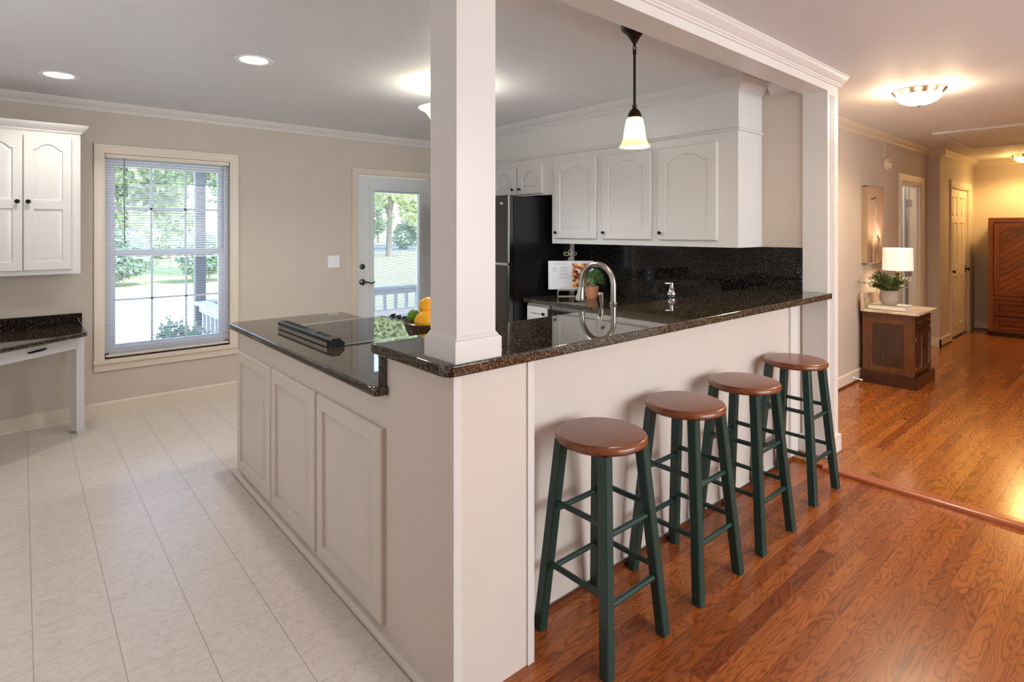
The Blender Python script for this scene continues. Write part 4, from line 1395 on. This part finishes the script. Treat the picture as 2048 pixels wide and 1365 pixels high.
for x0, x1, hx_ in ((X0 + 0.02, (X0 + X1) / 2 - 0.003, X0 + 0.022), ((X0 + X1) / 2 + 0.003, X1 - 0.02, X1 - 0.022)):
    b = B()
    panel_door(b, frame((x0, Y0 + 0.012, ZB + 0.012), (1, 0, 0), (0, -1, 0)), x1 - x0, 0.40, 0.016, [(0.05, 0.05, x1 - x0 - 0.05, 0.35)], raised=0.012, depth=0.008)
    d = obj('door', b, M['walnutdark'], ws)
    for zz in (ZB + 0.07, ZB + 0.34):
        obj('hinge', B().box(hx_ - 0.01, hx_ + 0.01, Y0 - 0.008, Y0 - 0.003, zz - 0.02, zz + 0.02, 0.001), M['brass'], d, 'brass hinge')
    if x0 > 6.3:
        b = B(); knob(b, Vector((x0 + 0.022, Y0 - 0.004, ZB + 0.26)), (0, -1, 0), 0.011, 0.02); obj('knob', b, M['black'], d)
b = B(); b.prism(rounded([(X0 - 0.045, Y0 - 0.042), (X1 + 0.045, Y0 - 0.042), (X1 + 0.045, Y1 + 0.004), (X0 - 0.045, Y1 + 0.004)], {0, 1}, 0.02), 'z', ZT, ZT + 0.022, 0.005)
obj('marble_top', b, M['marble'], ws, 'cream marble top')
b = B(); b.box(X0 - 0.04, X1 + 0.04, Y1 - 0.018, Y1 + 0.004, ZT + 0.022, ZT + 0.165, 0.006); obj('marble_back', b, M['marble'], ws, 'upright cream marble splash')
MT = ZT + 0.022

bk = thing('book', 'white book lying under the cement pot on the washstand', 'book', (6.24, 1.64, MT))
BY = (1.535, 1.835)
obj('cover', B().box(6.115, 6.345, BY[0], BY[1], MT, MT + 0.004).box(6.115, 6.345, BY[0], BY[1], MT + 0.040, MT + 0.044).box(6.115, 6.119, BY[0], BY[1], MT, MT + 0.044), M['book'], bk)
obj('pages', B().box(6.119, 6.34, BY[0] + 0.004, BY[1] - 0.004, MT + 0.004, MT + 0.040), M['page'], bk)
PT = MT + 0.044
pl = thing('potted_plant', 'leafy green plant in a round cement pot on a book', 'plant', (6.21, 1.685, PT))
c = Vector((6.21, 1.685, PT))
b = B(); b.lathe([(0.045, 0), (0.06, 0.006), (0.078, 0.04), (0.083, 0.075), (0.078, 0.11), (0.070, 0.135), (0.064, 0.137), (0.066, 0.12), (0.0, 0.115)], c, 32); obj('pot', b, M['concrete_pot'], pl)
bl_, bs_ = B(), B()
rr = random.Random(11)
for i in range(78):
    th = rr.uniform(0, 2 * PI)
    reach = rr.uniform(0.04, 0.155)
    rise = rr.uniform(0.03, 0.17) * (1.25 - reach * 3.6)
    p0 = c + Vector((0.025 * math.cos(th), 0.025 * math.sin(th), 0.115))
    if i == 0:
        th, reach, rise = math.radians(128), 0.23, 0.07
    pts = []
    for k in range(6):
        t = k / 5
        pts.append(p0 + Vector((math.cos(th) * reach * t, math.sin(th) * min(reach, 0.24) * t, 0.02 * t + rise * math.sin(t * PI * 0.62))))
    bs_.tube(pts, 0.0015, 5)
    for k in range(1, 6):
        for s in (-1, 1):
            d = (pts[k] - pts[k - 1]).normalized()
            side = Vector((-d.y, d.x, 0)) * s
            bl_.leaf(pts[k], d * 0.7 + side * rr.uniform(0.4, 1.0) + Vector((0, 0, rr.uniform(-0.1, 0.6))), Vector((0, 0, 1)), rr.uniform(0.030, 0.046), rr.uniform(0.014, 0.020))
obj('foliage', bl_, M['leaf_dark'], pl, smooth=False)
obj('stems', bs_, M['leaf_dark'], pl)

tl = thing('table_lamp', 'table lamp with lit white drum shade on the washstand', 'table lamp', (6.45, 1.68, MT))
x, y = 6.45, 1.68
obj('base', B().box(x - 0.06, x + 0.06, y - 0.06, y + 0.06, MT, MT + 0.018, 0.003), M['whiteplastic'], tl)
obj('stem', B().box(x - 0.009, x + 0.009, y - 0.009, y + 0.009, MT + 0.018, 1.11, 0.002), M['brass'], tl, 'square brass stem')
b = B()
b.lathe([(0.128, 0), (0.124, 0.215), (0.122, 0.215), (0.126, 0.0)], (x, y, 1.078), 48)
b.b.faces.ensure_lookup_table()
for f in [f for f in b.b.faces if len(f.verts) > 4]:
    b.b.faces.remove(f)
obj('lamp_shade', b, M['shade'], tl, 'glowing white fabric drum shade')
b = B()
b.tube([(x - 0.125, y, 1.285), (x + 0.125, y, 1.285)], 0.002, 6); b.tube([(x, y - 0.125, 1.285), (x, y + 0.125, 1.285)], 0.002, 6)
b.tube([(x, y, 1.10), (x, y, 1.29)], 0.004, 8)
obj('harp', b, M['brass'], tl)
lamp('table_lamp_bulb', 'POINT', (x + 0.02, y, 1.19), 3.6, (1.0, 0.80, 0.58), shadow_soft_size=0.04)

lamp('bedroom_lamp', 'POINT', (7.9, 2.75, 2.2), 9, (1.0, 0.93, 0.86), shadow_soft_size=0.1)
# heron picture
pc = thing('framed_picture', 'tall canvas print of a wading heron on the hall wall', 'picture', (6.46, YH, 1.134))
PX0, PX1, PZ0, PZ1, PYF = 6.21, 6.71, 1.134, 1.903, 1.874
b = B()
for (a0, a1, c0, c1) in ((PX0, PX0 + 0.008, PZ0, PZ1), (PX1 - 0.008, PX1, PZ0, PZ1), (PX0, PX1, PZ0, PZ0 + 0.008), (PX0, PX1, PZ1 - 0.008, PZ1)):
    b.box(a0, a1, PYF - 0.003, YH - 0.001, c0, c1, 0.001)
obj('frame', b, M['canvasedge'], pc)
cv = obj('canvas', B().box(PX0 + 0.006, PX1 - 0.006, PYF, PYF + 0.02, PZ0 + 0.006, PZ1 - 0.006), M['canvas'], pc)
def pic(u, v):   # 0..1 across, 0..1 up
    return Vector((PX0 + (PX1 - PX0) * u, PYF - 0.001, PZ0 + (PZ1 - PZ0) * v))
def ribbon(b, pts):
    """pts: (u, v, halfwidth)"""
    L = []
    for i, (u, v, h) in enumerate(pts):
        a = pic(*pts[max(i - 1, 0)][:2]); c_ = pic(*pts[min(i + 1, len(pts) - 1)][:2])
        d = (c_ - a).normalized(); n = Vector((-d.z, 0, d.x))
        p = pic(u, v)
        L.append([p - n * h, p + n * h, p + n * h + Vector((0, -0.0006, 0)), p - n * h + Vector((0, -0.0006, 0))])
    b.loops(L)
b = B()
ribbon(b, [(0.40, 0.838, 0.004), (0.47, 0.835, 0.011), (0.53, 0.80, 0.012), (0.55, 0.74, 0.012), (0.51, 0.66, 0.013), (0.46, 0.60, 0.015), (0.46, 0.55, 0.022), (0.54, 0.50, 0.042), (0.63, 0.43, 0.055), (0.74, 0.36, 0.048), (0.84, 0.28, 0.032), (0.92, 0.22, 0.014), (0.97, 0.19, 0.003)])
obj('heron_print', b, M['bird'], cv, 'pale printed heron')
b = B()
ribbon(b, [(0.17, 0.825, 0.001), (0.28, 0.832, 0.006), (0.42, 0.845, 0.008)])
ribbon(b, [(0.40, 0.852, 0.005), (0.49, 0.857, 0.006), (0.56, 0.82, 0.005), (0.585, 0.76, 0.002), (0.585, 0.71, 0.001)])
ribbon(b, [(0.62, 0.37, 0.010), (0.70, 0.325, 0.012), (0.76, 0.29, 0.005)])
ribbon(b, [(0.69, 0.31, 0.006), (0.70, 0.20, 0.004), (0.69, 0.06, 0.003)])
ribbon(b, [(0.61, 0.36, 0.006), (0.64, 0.22, 0.003), (0.66, 0.10, 0.003)])
ribbon(b, [(0.52, 0.56, 0.003), (0.54, 0.52, 0.006), (0.57, 0.49, 0.002)])
obj('heron_markings', b, M['birddark'], cv, 'dark heron beak, crest and legs')
b = B()
rr = random.Random(2)
for i in range(34):
    u0 = rr.uniform(0.03, 0.5); h = rr.uniform(0.12, 0.42) * (1 - 0.5 * u0); ln = rr.uniform(-0.05, 0.2)
    ribbon(b, [(u0, 0.02, 0.003), (u0 + ln * 0.3, 0.02 + h * 0.6, 0.0025), (min(0.9, u0 + ln), 0.02 + h, 0.0006)])
obj('reeds_print', b, M['reed'], cv, 'printed reeds')

# door chime sensor with a raised wall-coloured strip above it, doorstop
ch = thing('wall_sensor', 'cream oval sensor with a raised strip above the picture', 'sensor', (6.93, YH, 2.10))
b = B()
L = []
for o, d in ((1.0, 0.0), (1.0, 0.022), (0.85, 0.032), (0.5, 0.036)):
    L.append([Vector((6.965 + 0.075 * o * math.cos(2 * PI * i / 28), YH - d, 2.185 + 0.068 * o * math.sin(2 * PI * i / 28))) for i in range(28)])
b.loops(L)
obj('housing', b, M['cream'], ch)
obj('wall_strip', B().box(6.885, 6.955, YH - 0.012, YH - 0.0005, 2.24, 2.395, 0.003), M['wall'], ch)
b = B()
b.ball((6.965, YH - 0.036, 2.195), 0.008, 10)
obj('button', b, M['black'], ch)
b = B()
b.lathe([(0.012, 0), (0.012, 0.006), (0.006, 0.010), (0.0055, 0.06), (0.009, 0.062), (0.010, 0.075), (0.006, 0.078)], (5.93, YH - 0.016, HF + 0.055), 14, ax((0, -1, -0.12)))
tag(obj('doorstop', b, M['whiteplastic']), 'small white doorstop on hall baseboard beside the washstand', 'doorstop')

# armoire at the hall end
ar = thing('armoire', 'tall reddish wood cabinet with diagonal boards at hall end', 'armoire', (10.33, 1.0, HF))
AX, AY0, AY1, AT = 10.09, 0.36, 1.56, 1.638
obj('carcass', B().box(AX + 0.02, XE - 0.035, AY0, AY1, HF + 0.06, AT), M['walnutdark'], ar)
b = B()
b.box(AX, AX + 0.022, AY1 - 0.052, AY1, HF + 0.06, AT, 0.002)
b.box(AX, AX + 0.022, AY0, AY0 + 0.052, HF + 0.06, AT, 0.002)
b.box(AX, AX + 0.022, AY0 + 0.052, AY1 - 0.052, AT - 0.06, AT, 0.002)
b.box(AX, AX + 0.022, AY0 + 0.052, AY1 - 0.052, 0.515, 0.565, 0.002)
b.box(AX, AX + 0.022, AY0 + 0.052, AY1 - 0.052, HF + 0.06, 0.10, 0.002)
obj('face_frame', b, M['armoire'], ar)
obj('plinth', B().box(AX - 0.012, XE - 0.035, AY0 - 0.01, AY1 + 0.01, HF, HF + 0.06, 0.004), M['walnutdark'], ar)
ym = (AY0 + AY1) / 2
for ya, yb2, sgn in ((AY1 - 0.062, ym + 0.003, 1), (ym - 0.003, AY0 + 0.062, -1)):
    b = B()
    z0, z1 = 0.573, AT - 0.072
    b.box(AX - 0.006, AX + 0.016, ya - 0.055, ya, z0, z1, 0.004); b.box(AX - 0.006, AX + 0.016, yb2, yb2 + 0.055, z0, z1, 0.004)
    b.box(AX - 0.006, AX + 0.016, yb2 + 0.055, ya - 0.055, z1 - 0.055, z1, 0.004); b.box(AX - 0.006, AX + 0.016, yb2 + 0.055, ya - 0.055, z0, z0 + 0.05, 0.004)
    d = obj('door', b, M['armoire'], ar)
    # diagonal boards clipped to the panel
    b = B()
    pa, pb_, pz0, pz1 = ya - 0.055, yb2 + 0.055, z0 + 0.05, z1 - 0.055
    stp = 0.085
    def clip(poly, f):
        out = []
        for i in range(len(poly)):
            p, q = poly[i], poly[(i + 1) % len(poly)]
            fp, fq = f(p), f(q)
            if fp >= 0: out.append(p)
            if fp * fq < 0:
                t = fp / (fp - fq); out.append((p[0] + (q[0] - p[0]) * t, p[1] + (q[1] - p[1]) * t))
        return out
    k0 = -30
    for k in range(-30, 50):
        rect = [(pb_, pz0), (pa, pz0), (pa, pz1), (pb_, pz1)]
        g = lambda p: (p[1] - pz0) + sgn * 0.72 * (p[0] - pb_)
        lo, hi = k * stp, (k + 1) * stp - 0.006
        poly = clip(rect, lambda p: g(p) - lo)
        if len(poly) >= 3:
            poly = clip(poly, lambda p: hi - g(p))
        if len(poly) >= 3:
            b.prism(poly, 'x', AX + 0.004, AX + 0.012)
    obj('backing', B().box(AX + 0.011, AX + 0.018, pb_, pa, pz0, pz1), M['walnutdark'], d)
    obj('diagonal_boards', b, M['armboards'], d)
for za, zb in ((0.30, 0.505), (0.105, 0.285)):
    b = B()
    panel_door(b, frame((AX + 0.018, AY1 - 0.056, za), (0, -1, 0), (-1, 0, 0)), AY1 - AY0 - 0.112, zb - za, 0.026, [(0.05, 0.045, AY1 - AY0 - 0.162, zb - za - 0.045)], raised=0.012, depth=0.012)
    obj('drawer', b, M['armpanel'], ar)

# ================================================================= STOOLS
def make_stool(loc, label):
    t = thing('bar_stool', label, 'stool', loc, 0.0, 'round bar stools along the bar')
    o = Vector(loc)
    b = B()
    b.lathe([(0.0, 0.696), (0.146, 0.696), (0.159, 0.699), (0.1675, 0.708), (0.168, 0.718), (0.163, 0.727), (0.154, 0.731), (0.0, 0.732)], o, 56)
    obj('seat', b, M['seat'], t, 'brown wooden seat')
    ft, tp = 0.158, 0.102
    for sx, sy in ((-1, -1), (1, -1), (1, 1), (-1, 1)):
        b = B()
        b.bar(o + Vector((sx * ft, sy * ft, 0)), o + Vector((sx * tp, sy * tp, 0.700)), 0.0198, 0.0198, 0.004)
        obj('leg', b, M['green'], t)
    def at(z):
        return ft + (tp - ft) * z / 0.70
    for zx, zy in ((0.435, 0.470), (0.212, 0.245)):
        a, c_ = at(zx), at(zy)
        for s in (-1, 1):
            b = B(); b.tube([o + Vector((-a, s * a, zx)), o + Vector((a, s * a, zx))], 0.0105, 12); obj('stretcher', b, M['green'], t)
            b = B(); b.tube([o + Vector((s * c_, -c_, zy)), o + Vector((s * c_, c_, zy))], 0.0105, 12); obj('stretcher', b, M['green'], t)
    return t
s0 = make_stool((1.603, 1.345, 0), 'green legged wooden bar stool nearest the white column')
dup(s0, (2.160, 1.345, 0), 'second green bar stool counted from the white column')
dup(s0, (2.680, 1.342, 0), 'third green bar stool counted from the white column')
dup(s0, (3.345, 1.372, 0), 'farthest green bar stool beside the hallway post')

# ================================================================= OUTSIDE
GZ = -0.5
g = struct('ground', B().box(-70, 90, YW + 0.16, 150, GZ - 0.1, GZ), M['grass'], 'sunlit lawn outside the kitchen window', 'lawn')
struct('driveway', B().prism([(-30, 12.0), (3.2, 12.0), (5.2, 23), (-30, 27)], 'z', GZ - 0.02, GZ + 0.012), M['concrete'], 'bright concrete driveway beyond the kitchen window', 'driveway')
struct('road', B().box(4, 80, 47, 70, GZ - 0.02, GZ + 0.012), M['road'], 'grey road beyond the lawn seen through the door', 'road')
# porch
pf = thing('porch', 'white railed porch outside the glazed door', 'porch', (3.5, 6.6, GZ))
b = B()
yy = YW + T + 0.02
while yy < 7.55:
    b.box(1.52, 5.6, yy, yy + 0.13, -0.10, -0.065, 0.003); yy += 0.138
b.box(1.52, 5.6, 7.5, 7.56, GZ, -0.1)
obj('deck', b, M['deck'], pf)
for px_, py_ in ((1.60, 7.5), (5.5, 7.5)):
    obj('post', B().box(px_ - 0.055, px_ + 0.055, py_ - 0.055, py_ + 0.055, GZ, 2.62, 0.005), M['post'], pf)
def rail(b, axis, a0, a1, c, z):
    if axis == 'x':
        b.box(a0, a1, c - 0.07, c + 0.07, z - 0.035, z, 0.006); b.box(a0, a1, c - 0.02, c + 0.02, z - 0.12, z - 0.035)
        b.box(a0, a1, c - 0.02, c + 0.02, 0.17, 0.30)
    else:
        b.box(c - 0.07, c + 0.07, a0, a1, z - 0.035, z, 0.006); b.box(c - 0.02, c + 0.02, a0, a1, z - 0.12, z - 0.035)
        b.box(c - 0.02, c + 0.02, a0, a1, 0.05, 0.12)
b = B(); rail(b, 'x', 1.655, 5.445, 7.5, 0.64); obj('rail', b, M['porchwhite'], pf)
b = B(); rail(b, 'y', YW + T + 0.01, 7.445, 1.60, 0.63); obj('rail', b, M['porchwhite'], pf)
for i in range(20):
    xx = 1.85 + i * 0.182
    obj('baluster', B().box(xx - 0.022, xx + 0.022, 7.478, 7.522, 0.29, 0.53), M['porchwhite'], pf)
for i in range(9):
    yy = 5.80 + i * 0.182
    obj('baluster', B().box(1.578, 1.622, yy - 0.022, yy + 0.022, 0.11, 0.52), M['porchwhite'], pf)
obj('roof', B().box(1.4, 5.8, YW + T + 0.01, 7.9, 2.62, 2.74), M['porchwhite'], pf)

def crown_mesh(rnd, blobs, n, leaf, mat):
    b = B()
    for i in range(n):
        cx, cy, cz, rx, rz_ = blobs[rnd.randrange(len(blobs))]
        th, ph = rnd.uniform(0, 2 * PI), math.acos(rnd.uniform(-1, 1))
        k = rnd.uniform(0.55, 1.0)
        d = Vector((math.sin(ph) * math.cos(th), math.sin(ph) * math.sin(th), math.cos(ph)))
        p = Vector((cx + d.x * rx * k, cy + d.y * rx * k, cz + d.z * rz_ * k))
        b.leaf(p, d + Vector((rnd.uniform(-1, 1), rnd.uniform(-1, 1), rnd.uniform(-0.9, 0.5))), Vector((rnd.uniform(-1, 1), rnd.uniform(-1, 1), 1)), leaf * rnd.uniform(0.7, 1.4), leaf * rnd.uniform(0.5, 0.9))
    return b
def tree(rseed, loc, h, spread, mat, label, trunk_h, n=2600, leaf=0.36):
    rnd = random.Random(rseed)
    t = thing('tree', label, 'tree', loc, 0.0, 'trees across the lawn')
    o = Vector(loc)
    blobs = []
    for i in range(11):
        a = rnd.uniform(0, 2 * PI); r = rnd.uniform(0, spread * 0.65)
        blobs.append((o.x + r * math.cos(a), o.y + r * math.sin(a), o.z + rnd.uniform(trunk_h, h - 0.8), spread * rnd.uniform(0.35, 0.6), spread * rnd.uniform(0.3, 0.5)))
    obj('crown', crown_mesh(rnd, blobs, n, leaf, mat), mat, t, smooth=False)
    b = B()
    b.tube([o + Vector((0, 0, -0.05)), o + Vector((0.05, 0, trunk_h * 0.6)), o + Vector((0.15, 0.1, trunk_h + 1)), o + Vector((0.1, 0.2, h * 0.8))], [0.26, 0.20, 0.16, 0.05], 10)
    for k in range(4):
        bb = blobs[k]
        b.tube([o + Vector((0.1, 0.05, trunk_h * 0.8)), Vector(bb[:3])], [0.1, 0.03], 7)
    obj('trunk', b, M['bark'], t)
    return t
t1 = tree(1, (1.3, 27, GZ), 8.5, 2.7, M['leaf_tree'], 'bushy green tree beyond the driveway, left of window centre', 1.2, 4200, 0.4)
t2 = tree(2, (7.6, 27.5, GZ), 9.5, 2.8, M['leaf_tree'], 'green tree behind the porch post in the window', 1.6, 4200, 0.4)
t3 = tree(3, (20.8, 38, GZ), 10, 3.8, M['leaf_far'], 'pale yellow green tree seen through the glazed door', 3.2, 4200, 0.45)
t4 = tree(4, (-5.5, 31, GZ), 11, 3.0, M['leaf_tree'], 'tall green tree at the left edge of the window', 1.0, 4200, 0.45)
for src, loc, lab, rz_ in ((t1, (11.6, 36, GZ), 'dark green tree farther back at the right of the window', 1.9), (t2, (4.6, 35.5, GZ), 'tall tree behind the driveway trees', 2.5), (t4, (31.0, 50, GZ), 'distant dark tree at the right in the door glass', 0.8), (t2, (28.5, 60, GZ), 'distant tree across the road in the door glass', 3.0), (t1, (38.0, 62, GZ), 'low far tree at right edge of the door glass', 1.0), (t4, (8.0, 46, GZ), 'distant tall tree above the window hedge', 2.0), (t3, (-4.0, 44, GZ), 'pale tree left of the driveway', 1.2), (t1, (42.0, 80, GZ), 'farthest tree beyond the road', 2.2)):
    dup(src, loc, lab, rz_)
def shrub(seed, loc, r, h, label, mat, n=4200, leaf=0.06):
    rnd = random.Random(seed)
    t = thing('shrub', label, 'shrub', loc, 0.0, 'shrubs outside the window')
    o = Vector(loc)
    blobs = [(o.x + rnd.uniform(-r, r) * 0.5, o.y + rnd.uniform(-r, r) * 0.5, o.z + h * rnd.uniform(0.42, 0.74), r * rnd.uniform(0.45, 0.65), h * rnd.uniform(0.25, 0.36)) for _ in range(7)]
    obj('foliage', crown_mesh(rnd, blobs, n, leaf, mat), mat, t, smooth=False)
    b = B()
    for k in range(7):
        b.tube([o + Vector((0, 0, -0.03)), Vector(blobs[k][:3])], [0.015, 0.005], 6)
    obj('branches', b, M['bark'], t)
    return t
s1 = shrub(21, (0.42, 6.35, GZ), 0.35, 1.10, 'leafy shrub under the left of the window', M['leaf_shrub'])
s2 = shrub(22, (1.14, 6.25, GZ), 0.32, 1.08, 'leafy shrub under the right of the window beside porch', M['leaf_shrub'])
s3 = shrub(23, (-0.45, 6.5, GZ), 0.38, 1.0, 'leafy shrub at the far left below the window', M['leaf_shrub'])
s4 = shrub(24, (2.6, 23.6, GZ), 1.15, 1.9, 'low hedge shrub behind the driveway, left', M['leaf_shrub'], 2600, 0.18)
for i, (loc, lab) in enumerate((((5.35, 23.8, GZ), 'low hedge shrub behind the driveway, middle'), ((0.0, 24.0, GZ), 'low hedge shrub at left end of the driveway'), ((8.1, 23.6, GZ), 'low hedge shrub behind the porch post'))):
    dup(s4, loc, lab, i * 1.3)
